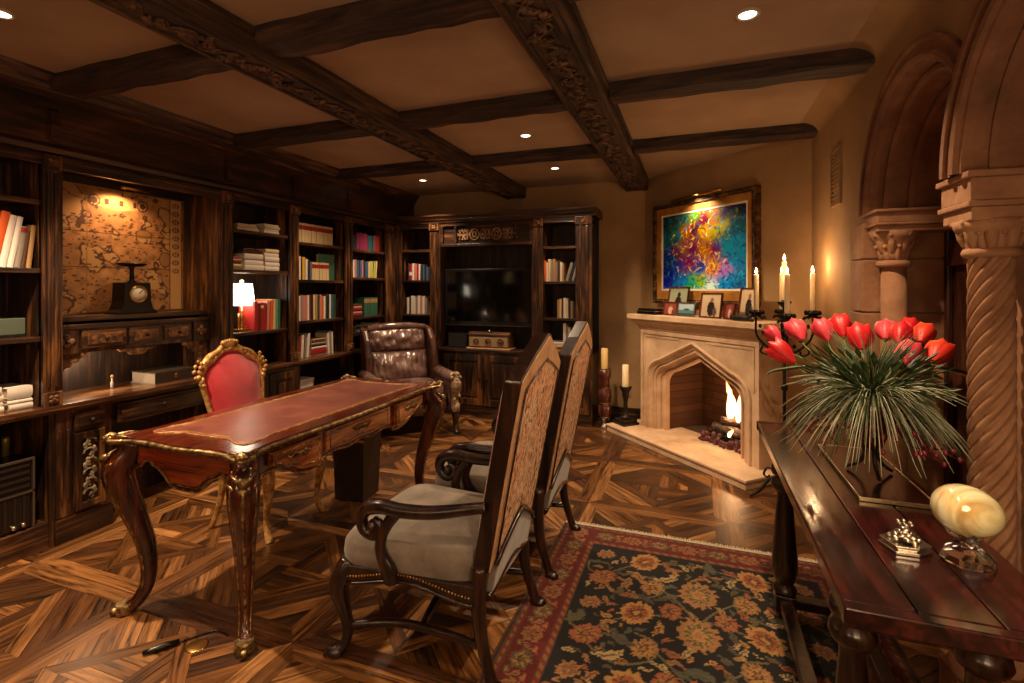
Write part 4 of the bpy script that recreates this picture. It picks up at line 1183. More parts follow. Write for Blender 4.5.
def loft(u, v):
    k = len(oA)-1; i = int(round(v*k)); j = int(round(u*(len(steps)-1)))
    f, y = steps[j]
    return (oA[i][0]*(1-f)+oB[i][0]*f, y, oA[i][1]*(1-f)+oB[i][1]*f)
mb.grid(loft, len(steps)-1, len(oA)-1, smooth=False)
mb.box(-.66, -.57, -.25, -.19, .07, 1.0); mb.box(.57, .66, -.25, -.19, .07, 1.0); mb.box(-.57, .57, -.25, -.19, .92, 1.0)
mb.tube([(x, -.303, z) for x, z in tudor(.575, .07, .55, .928)], .014, 8)
mb.tube([(x, -.262, z) for x, z in tudor(.508, .07, .525, .855)], .012, 8); mb.tube([(x, -.216, z) for x, z in tudor(.432, .07, .505, .79)], .010, 8)
for s in (-1, 1):
    a, b = sorted((s*.628, s*.66)); mb.box(a, b, -.312, -.30, .07, 1.0)
mb.box(-.628, .628, -.312, -.30, .965, 1.0)
mb.build('surround', M['stone'], t, bevel=.002)
for s in (-1, 1):
    a, b = sorted((s*.60, s*.16))
    mb = MB(); mb.box(a, b, -.306, -.298, .935, .955)
    a, b = sorted((s*.60, s*.615)); mb.box(a, b, -.306, -.298, .62, .955)
    mb.tube([(s*.60, -.301, .945), (s*.20, -.301, .945)], .006, 6)
    mb.build('spandrel_moulding', M['stone'], t, bevel=.003)
mb = MB()
pr = [(-.001, 1.0), (-.31, 1.0), (-.318, 1.012), (-.318, 1.03), (-.335, 1.04), (-.35, 1.062), (-.375, 1.078), (-.385, 1.10), (-.40, 1.105), (-.40, 1.148), (-.001, 1.148)]
# mantel with returned ends: loft of outline rectangles
ring = [(-.31, 1.0), (-.318, 1.012), (-.318, 1.03), (-.335, 1.04), (-.35, 1.062), (-.375, 1.078), (-.385, 1.10), (-.40, 1.105), (-.40, 1.148)]
vs = []; 
for y, z in ring:
    e = -y-.31; w = .67+e
    vs += [(-w, -.001, z), (-w, y, z), (w, y, z), (w, -.001, z)]
fs = []
for i in range(len(ring)-1):
    for k in range(4):
        k2 = (k+1) % 4; fs.append((i*4+k, i*4+k2, (i+1)*4+k2, (i+1)*4+k))
fs.append((3,2,1,0)); L4 = (len(ring)-1)*4; fs.append((L4, L4+1, L4+2, L4+3))
mb.add(vs, fs); mb.build('mantel_shelf', M['stone'], t, bevel=.003)
# firebox
def brick():
    m, nt, b = newmat('firebrick')
    tc = N(nt, 'ShaderNodeTexCoord'); mp = N(nt, 'ShaderNodeMapping')
    nt.links.new(tc.outputs['Object'], mp.inputs[0]); mp.inputs['Rotation'].default_value = (pi/2, 0, 0)
    bt = N(nt, 'ShaderNodeTexBrick'); bt.inputs['Scale'].default_value = 1; bt.inputs['Brick Width'].default_value = .2; bt.inputs['Row Height'].default_value = .07; bt.inputs['Mortar Size'].default_value = .006
    bt.inputs['Color1'].default_value = (*hexc('#6a4630'), 1); bt.inputs['Color2'].default_value = (*hexc('#54331f'), 1); bt.inputs['Mortar'].default_value = (*hexc('#4a3022'), 1)
    nt.links.new(mp.outputs[0], bt.inputs['Vector']); nt.links.new(bt.outputs['Color'], b.inputs['Base Color']); b.inputs['Roughness'].default_value = .9
    return m
M['brick'] = brick()
mb = MB()
mb.box(-.44, .44, .26, .34, .0, .80); mb.box(-.50, .50, -.164, .34, .78, .82); mb.box(-.50, -.44, -.164, .34, 0, .78); mb.box(.44, .50, -.164, .34, 0, .78); mb.box(-.44, .44, -.164, .26, .0, .068)
mb.build('firebox', M['brick'], t)
mb = MB()
hw, d = .77, .575
for (z0, z1, e) in ((0, .05, 0), (.05, .07, .008)):
    mb.box(-.845-e, .765+e, -d-e, -.001, z0, z1)
tag(mb.build('hearth_slab', M['stone'], bevel=.004), 'raised pale stone hearth slab in front of the fireplace', 'hearth').matrix_world = FP
# grate, logs, flames
gx = .17
t = thing('fire_grate', 'black iron grate holding the burning logs', 'grate', fpw(gx, .03, .07), FA)
mb = MB()
for y in (-.10, .10): mb.tube([(-.22, y, .07), (.22, y, .07)], .008, 6)
for k in range(7): x = -.2+k*.0667; mb.tube([(x, -.125, .13), (x, -.12, .075), (x, .12, .075)], .006, 6)
for x in (-.19, .19):
    for y in (-.10, .10): mb.tube([(x, y, 0), (x, y, .07)], .008, 6)
mb.build('grate_bars', M['iron'], t)
M['log'] = noisy('charred_log', ['#1b1310', '#4a382e', '#7a6353'], scale=14, stretch=(1, 4, 4), rough=.9, bump=.6)
M['ember'] = noisy('ember_rock', ['#140c12', '#35222f', '#5d3a44'], scale=25, rough=.8)
me_b = M['ember'].node_tree.nodes['Principled BSDF']; me_b.inputs['Emission Color'].default_value = (.9, .12, .05, 1); me_b.inputs['Emission Strength'].default_value = .03
def logm(name, x0, y0, z0, x1, y1, z1, r, lab):
    mb = MB(); n = 8
    pts = [(x0+(x1-x0)*i/n, y0+(y1-y0)*i/n+.008*sin(i*2.1), z0+(z1-z0)*i/n+.006*cos(i*1.7), r*(1+.08*sin(i*2.9))) for i in range(n+1)]
    mb.tube(pts, 0, 10)
    o = mb.build(name, M['log']); o.location = fpw(gx, .03, .07); o.rotation_euler = (0, 0, FA); tag(o, lab, 'log', 'logs in the fireplace')
logm('fire_log', -.2, -.05, .115, .2, -.03, .118, .036, 'front charred log on the grate')
logm('fire_log', -.18, .06, .117, .2, .045, .12, .036, 'rear charred log on the grate')
logm('fire_log', -.12, -.05, .185, .16, .06, .19, .032, 'top charred log lying across the others')
mb = MB(); q = random.Random(5)
for k in range(60):
    x, y = q.uniform(-.24, .24), q.uniform(-.19, -.13) if k % 2 else q.uniform(-.18, -.14)
    z = q.uniform(.012, .085) if k > 25 else .016
    mb.ball((x, y, z), (q.uniform(.012, .022),)*3, 6, 5, .5, k)
o = mb.build('ember_rocks', M['ember']); o.location = fpw(gx, .03, .07); o.rotation_euler = (0, 0, FA); tag(o, 'heap of purplish glowing ember rocks in front of the grate', 'embers', kind='stuff')
def flamemat():
    m, nt, b = newmat('fire_flame')
    tc = N(nt, 'ShaderNodeTexCoord'); sp = N(nt, 'ShaderNodeSeparateXYZ'); nt.links.new(tc.outputs['Generated'], sp.inputs[0])
    rp = ramp(nt, [(0, (1, .62, .25)), (.5, (1, .50, .16)), (1, (1, .26, .05))]); nt.links.new(sp.outputs['Z'], rp.inputs['Fac'])
    nt.links.new(rp.outputs[0], b.inputs['Emission Color']); b.inputs['Emission Strength'].default_value = 4.5
    b.inputs['Base Color'].default_value = (0, 0, 0, 1)
    lw = N(nt, 'ShaderNodeLayerWeight'); lw.inputs['Blend'].default_value = .35
    rr = ramp(nt, [(.15, (.65,)*3), (.7, (.04,)*3)]); nt.links.new(lw.outputs['Facing'], rr.inputs['Fac']); nt.links.new(rr.outputs[0], b.inputs['Alpha'])
    return m
M['fire'] = flamemat()
def flame(x, y, z, h, r, seed, lab):
    q = random.Random(seed); p1, p2 = q.uniform(0, 6), q.uniform(0, 6)
    n = 12; pts = []
    for i in range(n+1):
        s = i/n; rr = r*(sin(pi*min(1, s*1.15+.12))**.8 if s < .75 else .8*(1-s)/.25*.72)
        pts.append((x+.035*s*sin(p1+4*s), y+.02*s*cos(p2+3*s), z+h*s, max(rr, .0015)))
    o = MB().tube(pts, 0, 10, flat=.6).build('fire_flame', M['fire']); o.location = fpw(gx, .03, .07); o.rotation_euler = (0, 0, FA)
    tag(o, lab, 'flame', 'flames of the fire')
flame(-.07, .0, .20, .32, .05, 1, 'tallest left flame rising from the logs'); flame(.0, .03, .21, .33, .04, 2, 'tall flame at the middle of the fire')
flame(.10, .0, .20, .16, .03, 3, 'short flame right of the tall ones'); flame(.045, -.04, .205, .22, .03, 4, 'narrow flame in front of the tall ones')
flame(.03, -.12, .085, .08, .02, 6, 'small low flame at the front of the logs')

# candlesticks by the hearth
p = fpw(-.945, -.53)
t = thing('wooden_candlestick', 'dark turned wooden candlestick on the floor left of the hearth', 'candlestick', p)
MB().lathe([(.055,0),(.06,.012),(.035,.03),(.028,.07),(.045,.10),(.06,.115)], 20).build('metal_foot', M['silver'], t)
MB().lathe([(.06,.115),(.066,.13),(.066,.22),(.056,.235),(.05,.25),(.066,.265),(.07,.33),(.062,.38),(.045,.395),(.045,.41),(.056,.425),(.048,.45),(.052,.50),(.062,.515),(.062,.59)], 20).build('turned_body', M['redwood'] if 'redwood' in M else M.setdefault('redwood', wood('redwood', '#1c0a06', '#4a1f14', '#74402c', 'z', rough=.3)), t)
mb = MB(); mb.lathe([(.063,.245),(.066,.25),(.063,.258)], 20, cap=False); mb.lathe([(.05,.40),(.052,.405),(.05,.41)], 20, cap=False); mb.build('brass_ring', M['brass'], t)
def candle(name, x, y, z, r, h, mat, lab, lit=False, group=None, cat='candle'):
    t = thing(name, lab, cat, (x, y, z), 0, group)
    MB().lathe([(r*.98,0),(r,.004),(r*.97,h-.006),(r*.8,h),(r*.3,h-.004)], 16).build('wax_body', mat, t)
    MB().tube([(0,0,h-.005),(.001,0,h+.008)], .0012, 5).build('wick', M['black'], t)
    if lit:
        MB().lathe([(.002,h+.004),(.007,h+.012),(.0075,h+.018),(.005,h+.030),(.001,h+.045)], 10).build('candle_flame', M['flame'], t)
    return t
candle('pillar_candle', p.x, p.y, .5905, .036, .205, M['waxy'], 'cream pillar candle on the wooden candlestick')
p = fpw(-.765, -.41)
t = thing('iron_candlestick', 'dark metal candlestick with square base on the left end of the hearth', 'candlestick', (p.x, p.y, .0705), FA)
mb = MB(); mb.box(-.095, .095, -.095, .095, 0, .022); mb.box(-.08, .08, -.08, .08, .022, .05); mb.build('square_base', M['iron'], t, bevel=.006)
MB().lathe([(.05,.05),(.045,.07),(.026,.085),(.022,.12),(.020,.2),(.026,.25),(.034,.28),(.030,.30),(.045,.33),(.062,.355),(.062,.362),(.03,.362)], 18).build('stem', M['iron'], t)
candle('pillar_candle', p.x, p.y, .4335, .033, .215, M['wax'], 'pale tapered candle on the dark metal candlestick')
# outlet
x_, _ = fpx(614, 0)
o = MB().box(-1.06, -.99, 5.410, 5.419, .25, .36)
t = thing('wall_outlet', 'small tan wall outlet above the baseboard left of the fireplace', 'outlet', (-.66, 5.419, .30))
MB().box(-.035, .035, -.006, 0, -.057, .057).build('cover_plate', M['outlet'] if 'outlet' in M else M.setdefault('outlet', plain('outlet', '#8f6d47', .5)), t, bevel=.002)
for z in (-.022, .022): MB().lathe([(.014,-.0015),(.014,0)], 12).build('socket', M['black'], t).matrix_local = Tm(0, -.0065, z) @ Rm(pi/2, 'X')

# ------------------------------------------------------------------ painting
def painting_img(nx, ny):
    X, Y = np.meshgrid(np.linspace(0, 1, nx+1), np.linspace(0, 1, ny+1))
    keys = [(.03,.97,'#123a30'),(.2,.88,'#35502a'),(.38,.95,'#4c8a3a'),(.5,.9,'#6a1138'),(.63,.93,'#b0702a'),(.8,.95,'#3a1c50'),(.97,.97,'#181030'),
            (.05,.7,'#14606a'),(.2,.7,'#2d6a50'),(.34,.72,'#a8662a'),(.45,.75,'#42103f'),(.58,.75,'#d09a30'),(.75,.75,'#a8a032'),(.9,.72,'#1f6078'),
            (.04,.45,'#1e3f8c'),(.2,.5,'#703a5a'),(.3,.5,'#9a6a50'),(.42,.5,'#7a2a60'),(.56,.5,'#b8803a'),(.66,.5,'#7e2c64'),(.8,.5,'#2a94b0'),(.95,.5,'#1f9ac4'),
            (.04,.2,'#30309a'),(.18,.28,'#3a4fae'),(.3,.3,'#8a3a6c'),(.45,.28,'#2d56b0'),(.6,.3,'#c8904a'),(.74,.25,'#a870b0'),(.88,.3,'#1787b4'),
            (.08,.04,'#3a38a8'),(.25,.06,'#2878b8'),(.4,.05,'#4fa860'),(.5,.1,'#8ab838'),(.62,.06,'#b8d0e4'),(.8,.06,'#2b88c8'),(.95,.05,'#1c6a9c')]
    r = np.random.RandomState(3)
    num = np.zeros(X.shape+(3,)); den = np.zeros(X.shape)
    Xd = X+.035*np.sin(9*Y+2)+.02*np.sin(23*Y+7*X); Yd = Y+.03*np.sin(11*X+1)
    for x, y, c in keys:
        w = 1/((Xd-x)**2+(Yd-y)**2+.0015)**2
        num += w[..., None]*np.array(hexc(c)); den += w
    img = num/den[..., None]
    pal = {'warm': ['#f0a828','#c8561c','#f4d070','#8c1c60','#4c1240','#f0e4b8','#5a2a80','#3a1030','#e8b040'], 'cool': ['#1c68b8','#1a98c8','#1c4490','#58a8c8','#303090','#183060'], 'green': ['#4c9a40','#a8c040','#1c6a50','#2a8a78']}
    for i in range(900):
        x, y = r.rand(), r.rand()
        warm = math.exp(-((x-.42)/.22)**2-((y-.5)/.28)**2) + .6*math.exp(-((x-.62)/.1)**2-((y-.25)/.2)**2) + .5*math.exp(-((x-.5)/.15)**2-((y-.88)/.12)**2)
        g = 'warm' if r.rand() < warm*1.2 else ('green' if (r.rand() < .35 and (y > .6 or (.3 < x < .6 and y < .15))) else 'cool')
        if g == 'cool' and warm > .35 and r.rand() < .75: continue
        c = np.array(hexc(pal[g][r.randint(len(pal[g]))]))
        a = r.uniform(0, pi); L = r.uniform(.008, .035); W = r.uniform(.003, .008)
        dx, dy = X-x, (Y-y)*.75
        bend = r.uniform(-18, 18)
        uu = dx*math.cos(a)+dy*math.sin(a); vv = -dx*math.sin(a)+dy*math.cos(a) + bend*uu*uu
        k = np.clip(1.6-((uu/L)**2+(vv/W)**2), 0, 1)*.75
        img = img*(1-.8*k[..., None])+c*.8*k[..., None]
    lum = img.mean(-1, keepdims=True)
    return np.clip((lum+(img-lum)*1.35)*(.62+1.1*np.clip(lum*1.6, 0, 1)), 0, 1)
cx0, cx1, cz0, cz1 = -.655, .325, 1.39, 2.10
px0, px1, pz0, pz1 = -.775, .435, 1.25, 2.22
pt = thing('abstract_painting', 'colourful abstract painting in a wide gold and dark carved frame above the mantel', 'painting', fpw(0, 0), FA)
M['canvas'] = attrmat('canvas', .45, .3, 90, .2)
colgrid('canvas', cx1-cx0, cz1-cz0, painting_img(210, 150), M['canvas'], Matrix(((1,0,0,cx0),(0,0,-1,-.036),(0,1,0,cz0),(0,0,0,1))), .012, pt)
def framebox(mb, x0, x1, z0, z1, w, y0, y1):
    mb.box(x0, x1, y0, y1, z0, z0+w); mb.box(x0, x1, y0, y1, z1-w, z1); mb.box(x0, x0+w, y0, y1, z0+w, z1-w); mb.box(x1-w, x1, y0, y1, z0+w, z1-w)
mb = MB(); framebox(mb, cx0-.016, cx1+.016, cz0-.016, cz1+.016, .018, -.040, -.010); mb.build('white_liner', M['liner'] if 'liner' in M else M.setdefault('liner', plain('liner', '#e6dcc4', .6)), pt)
mb = MB()
for (x0, x1, z0, z1, sx, sz) in ((px0+.035, cx0-.014, pz0+.03, pz1-.03, 1, 0), (cx1+.014, px1-.035, pz0+.03, pz1-.03, 1, 0)): mb.box(x0, x1, -.044, -.008, z0, z1)
mb.box(cx0-.016, cx1+.016, -.044, -.008, pz0+.03, cz0-.014); mb.box(cx0-.016, cx1+.016, -.044, -.008, cz1+.014, pz1-.03)
mb.build('gold_frame', M['goldleaf'] if 'goldleaf' in M else M.setdefault('goldleaf', noisy('gold_leaf', ['#a5682a', '#c98a3e', '#dfa656'], scale=6, rough=.4, metal=.4)), pt, bevel=.003)
mb = MB(); framebox(mb, px0, px1, pz0, pz1, .042, -.062, -.004)
q = random.Random(2)
per = [(px0+.02+(px1-px0-.04)*i/60, pz1-.02) for i in range(61)] + [(px0+.02+(px1-px0-.04)*i/60, pz0+.02) for i in range(61)] + [(px0+.02, pz0+.02+(pz1-pz0-.04)*i/48) for i in range(49)] + [(px1-.02, pz0+.02+(pz1-pz0-.04)*i/48) for i in range(49)]
for i, (x, z) in enumerate(per): mb.ball((x+q.uniform(-.005,.005), -.062, z+q.uniform(-.005,.005)), (.012, .009, .010), 6, 4, .3, i)
mb.build('dark_carved_frame', M['darkgilt'] if 'darkgilt' in M else M.setdefault('darkgilt', noisy('dark_gilt', ['#1c120b', '#4a3018', '#8a6434'], scale=22, rough=.45, metal=.3)), pt)
mb = MB(); mb.tube([(-.45, -.11, pz1+.012), (.14, -.11, pz1+.012)], .010, 10); mb.tube([(-.155, -.11, pz1+.012), (-.155, -.08, pz1+.03), (-.155, -.03, pz1+.005), (-.155, -.03, pz1-.02)], .006, 8)
tag(mb.build('picture_light', M['brass']), 'slim brass picture light over the abstract painting', 'light').matrix_world = FP

# frames on the mantel
MZ = 1.149
M['fbrown'] = wood('frame_brown', '#2a0f08', '#5c2414', '#7c3a20', 'z', rough=.25)
def photo_img(kind, seed, nx=24, ny=30):
    X, Y = np.meshgrid(np.linspace(0, 1, nx+1), np.linspace(0, 1, ny+1)); r = np.random.RandomState(seed)
    bg = {'sepia': '#c9b394', 'green': '#9aa080', 'sea': '#a9c4cf', 'red': '#8a4640'}[kind]
    img = np.ones(X.shape+(3,))*np.array(hexc(bg))*(.8+.3*Y[..., None])
    if kind == 'sea':
        img[(Y < .45)] = hexc('#4f7f8c'); img[(Y < .2)] = hexc('#3a4a40')
        img[((X-.5)/.2)**2+((Y-.5)/.08)**2 < 1] = hexc('#40504c')
    else:
        d = hexc('#2c2622') if kind != 'red' else hexc('#d0a090')
        img[((X-.5)/.2)**2+((Y-.35)/.33)**2 < 1] = d
        img[((X-.52)/.09)**2+((Y-.74)/.10)**2 < 1] = hexc('#8c6a50') if kind != 'green' else d
        img[((X-.7)/.1)**2+((Y-.2)/.22)**2 < 1] = hexc('#5a4a40')
    return img
M['photo'] = attrmat('photo', .25)
def picframe(u0, u1, vt, Y, kind, label, fw_=.014, mat='fbrown', tilt=.16, rz=0, seed=0, base=MZ):
    x0, _ = fpx(u0, Y); x1, _ = fpx(u1, Y); h = (fpz((u0+u1)/2, vt, Y)-base)
    w = x1-x0; h = h/cos(tilt)
    t = thing('framed_photograph', label, 'picture frame', fpw((x0+x1)/2, Y, base), FA+rz, 'framed photographs on the mantel')
    S = Rm(-tilt, 'X')
    mb = MB(S); framebox(mb, -w/2, w/2, 0, h, fw_, -.014, 0); mb.build('frame', M[mat], t, bevel=.002)
    MB(S).box(-w/2+.003, w/2-.003, -.001, .003, .003, h-.003).build('backing', M['black'], t)
    colgrid('photograph', w-2*fw_, h-2*fw_, photo_img(kind, seed), M['photo'], S @ Matrix(((1,0,0,-w/2+fw_),(0,0,-1,-.004),(0,1,0,fw_),(0,0,0,1))), .002, t)
    MB().tube([(0, h*sin(tilt)*.55+.002, h*.55), (0, h*.45, .002)], .004, 6).build('easel_leg', M['black'], t)
picframe(667, 687, 287, -.13, 'green', 'brown framed photograph of a dark figure, behind two smaller frames', seed=1)
picframe(663.5, 677, 302, -.24, 'red', 'small reddish picture frame at the left of the group', .01, seed=2)
picframe(677.5, 695, 302.5, -.26, 'sea', 'silver framed landscape photograph with blue sky', .011, 'silver', seed=3)
picframe(699.5, 721, 293, -.24, 'sepia', 'largest upright brown frame in the middle of the mantel, figure photograph', .013, seed=4)
picframe(722, 736, 303, -.26, 'red', 'small dark red leaning frame right of the middle one', .012, rz=-.3, seed=5)
picframe(738, 757, 288, -.18, 'sepia', 'tall pale photograph in a brown frame at the right end', .012, seed=6)
x0, _ = fpx(641, -.28); x1, _ = fpx(659, -.28)
t = thing('trinket_box', 'flat black box with silver trim at the left end of the mantel', 'box', fpw((x0+x1)/2, -.27, MZ), FA)
w = (x1-x0)/2
MB().box(-w, w, -.06, .06, 0, .03).build('box_body', M['black'], t, bevel=.004); mb = MB(); mb.box(-w-.003, w+.003, -.063, .063, .03, .036); mb.build('silver_rim', M['silver'], t, bevel=.001); MB().box(-w*.95, w*.95, -.055, .055, .036, .055).build('lid', M['black'], t, bevel=.006)
x0, _ = fpx(733, -.32)
t = thing('mantel_figurine', 'small dark carved ornament lying before the tall right frame', 'ornament', fpw(x0+.10, -.33, MZ), FA)
mb = MB(); mb.tube(crom([(-.09, 0, .02, .018), (-.03, 0, .028, .026), (.03, 0, .025, .022), (.09, .0, .012, .010)], 4), 0, 10); mb.ball((-.10, 0, .028), .02, 9, 6, .3, 2); mb.build('body', M['iron'], t)

# ------------------------------------------------------------------ floor candelabrum
cp = V((.555, 3.68, 0))
t = thing('floor_candelabrum', 'wrought iron floor candelabrum with four arms right of the fireplace', 'candelabrum', cp)
yaw = -.05
mb = MB(); mb.tube([(0, 0, .12), (0, 0, 1.29)], .011, 8)
for z in (.3, .75, 1.1): mb.ball((0, 0, z), (.022, .022, .028), 10, 6)
mb.build('stem', M['iron'], t)
for k in range(3):
    a = yaw + pi + k*2*pi/3; c, s = cos(a), sin(a)
    pts = [(0, .14), (.05, .16), (.10, .12), (.14, .06), (.19, .02), (.205, .012)]
    MB().tube(crom([(c*r, s*r, z, .010) for r, z in pts] , 5), 0, 8).tube(crom([(c*r, s*r, z, .007) for r, z in ((.04, .15), (.06, .20), (.10, .21), (.12, .17), (.10, .15), (.085, .165))], 4), 0, 6).build('foot', M['iron'], t)
arms = [(pi, .165, 1.255), (0, .16, 1.255), (-pi/2, .15, 1.24), (pi/2, .15, 1.255)]
cands = []
for a, r, z in arms:
    a2 = a+yaw; c, s = cos(a2), sin(a2)
    m2 = MB().tube(crom([(0, 0, 1.02, .008), (c*.05, s*.05, .98, .008), (c*.12, s*.12, 1.03, .008), (c*r, s*r, 1.10, .007), (c*r, s*r, z-.03, .007)], 5), 0, 7)
    m2.tube(crom([(c*.12, s*.12, 1.03, .006), (c*.14, s*.14, .98, .006), (c*.10, s*.10, .96, .006), (c*.09, s*.09, .99, .006)], 4), 0, 6)
    m2.lathe([(.012, z-.045), (.038, z-.02), (.042, z-.014), (.02, z-.012), (.016, z-.0)], 14, (c*r, s*r, 0))
    for k in range(7):
        b = k*2*pi/7; m2.ball((c*r+.040*cos(b), s*r+.040*sin(b), z-.014), (.011, .011, .016), 6, 4, .4, k); m2.tube([(c*r+.02*cos(b), s*r+.02*sin(b), z-.04, .006), (c*r+.045*cos(b), s*r+.045*sin(b), z-.045, .009), (c*r+.06*cos(b), s*r+.06*sin(b), z-.06, .003)], 0, 5)
    for k in range(6): m2.ball((c*r*(.35+.1*k), s*r*(.35+.1*k), 1.03+.02*k+(.02 if k % 2 else -.01)), (.012, .012, .014), 6, 4, .6, k)
    m2.build('arm', M['iron'], t)
    cands.append((cp.x+c*r, cp.y+s*r, z))
MB().lathe([(.012,1.27),(.04,1.30),(.045,1.312),(.02,1.312),(.016,1.32)], 14).build('centre_cup', M['iron'], t)
nm = ['left', 'right', 'front', 'rear']
for (x, y, z), n_, h in zip(cands, nm, (.235, .24, .245, .245)):
    candle('taper_candle', x, y, z+.001, .0155, h, M['wax'], 'lit taper candle on the %s arm of the iron candelabrum' % n_, True, 'lit candles of the candelabrum')
candle('taper_candle', cp.x, cp.y, 1.321, .0155, .255, M['wax'], 'highest lit taper candle at the centre of the iron candelabrum', True, 'lit candles of the candelabrum')

# ------------------------------------------------------------------ rug
RX0, RX1, RY0, RY1 = -.72, .755, -.1, 2.92
def rug_img(px=.006):
    W, H = RX1-RX0, RY1-RY0
    nx, ny = int(W/px), int(H/px)
    X, Y = np.meshgrid(np.linspace(0, W, nx+1), np.linspace(0, H, ny+1))
    img = np.ones(X.shape+(3,))*np.array(hexc('#0d0c0d'))
    r = np.random.RandomState(8)
    C = {k: np.array(hexc(v)) for k, v in dict(tan='#87603a', gold='#97703e', rust='#854a2c', oli='#4f4830', red='#54110f', crim='#6b1813', blk='#100c0c', crm='#9c845c', brn='#4a2e1c', sage='#42443a').items()}
    Y2 = H-Y     # measured from the far edge
    E = np.minimum(np.minimum(X, W-X), Y2)
    BW = .215
    band = E < BW
    img[band] = C['red']
    def stripe(a, b, c): img[(E >= a) & (E < b)] = c
    stripe(0, .010, C['brn']); stripe(.010, .018, C['blk']); img[Y2 < .014] = np.array(hexc('#b5a78c'))
    for a in (.018, .175):
        stripe(a, a+.034, C['brn']); stripe(a+.010, a+.024, C['tan']*.7)
        m = (E >= a+.008) & (E < a+.026) & (np.sin((X+Y)*2*pi/.045) > .2); img[m] = C['crim']
    stripe(.209, .215, C['blk'])
    wx = X+.004*np.sin(Y*170)+.003*np.sin(X*210+Y*90); wy = Y+.004*np.sin(X*160)
    def win(cx, cy, R_):
        i0, i1 = max(0, int((cx-R_)/px)), min(nx+1, int((cx+R_)/px)+2); j0, j1 = max(0, int((cy-R_)/px)), min(ny+1, int((cy+R_)/px)+2)
        return (slice(j0, j1), slice(i0, i1))
    def palmette(cx, cy, R_, rot, k, c1, c2, c3, sq=.8):
        w = win(cx, cy, R_*1.4)
        if w[0].start >= w[0].stop or w[1].start >= w[1].stop: return
        dx, dy = wx[w]-cx, wy[w]-cy
        a = dx*math.cos(rot)+dy*math.sin(rot); b = (-dx*math.sin(rot)+dy*math.cos(rot))/sq
        rr = np.hypot(a, b); th = np.arctan2(b, a)
        e = R_*(.78+.22*np.abs(np.cos(k*th/2))**.6*(1+.15*np.cos(th)))+.006*np.sin(th*17)
        s = img[w]
        s[rr < e] = c1; s[rr < e*.70] = c2; s[(rr < e*.70) & (np.sin(th*k+rr*90) > .55)] = c3
        s[rr < e*.36] = c3; s[rr < e*.22] = c1
    def leaf(cx, cy, L, rot, c1, c2, curve=3.5, fat=.32):
        w = win(cx, cy, L*1.3)
        if w[0].start >= w[0].stop or w[1].start >= w[1].stop: return
        dx, dy = wx[w]-cx, wy[w]-cy
        a = dx*math.cos(rot)+dy*math.sin(rot); b = -dx*math.sin(rot)+dy*math.cos(rot) - curve*a*a
        f = np.clip(1-(a/L)**2, 0, 1); hw_ = L*fat*f**.8*(.75+.35*np.abs(np.sin(a*2*pi/.026)))
        s = img[w]; s[(np.abs(a) < L) & (np.abs(b) < hw_)] = c1; s[(np.abs(a) < L*.8) & (np.abs(b) < hw_*.25)] = c2
    def vine(pts, wd, c):
        P = crom(pts, 24)
        for x, y in P:
            w = win(x, y, wd*2); 
            if w[0].start >= w[0].stop or w[1].start >= w[1].stop: continue
            s = img[w]; s[np.hypot(X[w]-x, Y[w]-y) < wd] = c
    # border palmettes
    step = .148; n = int(H/step)+1
    for side in (0, 1):
        for i in range(n):
            cy = H-.11-i*step*1.0; cx = .11 if side == 0 else W-.11
            palmette(cx, cy, .052, pi/2, 7, C['oli'] if i % 2 else C['tan']*.8, C['gold']*.8 if i % 2 else C['rust'], C['brn'], .85)
            leaf(cx+.0, cy-step/2, .030, .6 if i % 2 else -.6, C['tan']*.8, C['brn'], 8, .35)
            leaf(cx-.035, cy-step/2+.01, .022, 1.4, C['oli'], C['tan'], 8, .4); leaf(cx+.035, cy-step/2-.01, .022, 1.8, C['rust'], C['tan'], -8, .4)
    for i in range(1, int(W/step)):
        cx = .11+i*step*.98; cy = H-.11
        palmette(cx, cy, .052, 0, 7, C['oli'] if i % 2 else C['tan']*.8, C['gold']*.8 if i % 2 else C['rust'], C['brn'], .85)
        leaf(cx+step/2, cy, .030, 1.9 if i % 2 else 1.2, C['tan']*.8, C['brn'], 8, .35)
        leaf(cx+step/2, cy+.03, .022, .1, C['rust'], C['tan'], 8, .4); leaf(cx+step/2, cy-.03, .022, .2, C['oli'], C['tan'], -8, .4)
    # field vines
    fx0, fx1, fy1 = BW, W-BW, H-BW
    for cxm in (W/2,):
        for s in (-1, 1):
            for j in range(9):
                yb = fy1-.05-j*.42
                vine([(cxm+s*.03, yb), (cxm+s*.20, yb-.04), (cxm+s*.36, yb-.14), (cxm+s*.42, yb-.27), (cxm+s*.30, yb-.36), (cxm+s*.17, yb-.30), (cxm+s*.16, yb-.20), (cxm+s*.24, yb-.17)], .0052, C['oli']*1.3)
                vine([(cxm+s*.16, yb-.25), (cxm+s*.08, yb-.33), (cxm+s*.02, yb-.42)], .0052, C['oli']*1.3)
                vine([(cxm+s*.40, yb-.22), (cxm+s*.50, yb-.20), (cxm+s*.52, yb-.12)], .0045, C['oli']*1.3)
    spots = []
    for j in range(9):
        yb = fy1-.05-j*.42
        alt = j % 2
        for s in (-1, 1):
            L_ = [(.0, -.10 if alt else -.24, .105, 13, 'tan', 'oli', 'gold'), (.25, -.04, .085, 11, 'gold', 'rust', 'brn'), (.43, -.24, .070, 8, 'rust', 'tan', 'brn'), (.20, -.25, .062, 9, 'tan', 'gold', 'brn'), (.11, -.40, .058, 7, 'rust', 'tan', 'brn'), (.45, -.03, .05, 8, 'tan', 'rust', 'oli')]
            for (dx, dy, rr_, k, a, b, c) in L_:
                if s < 0 and dx == 0: continue
                palmette(W/2+s*dx, yb+dy, rr_, pi/2+s*.5*dx*4, k, C[a], C[b], C[c])
                spots.append((W/2+s*dx, yb+dy, rr_))
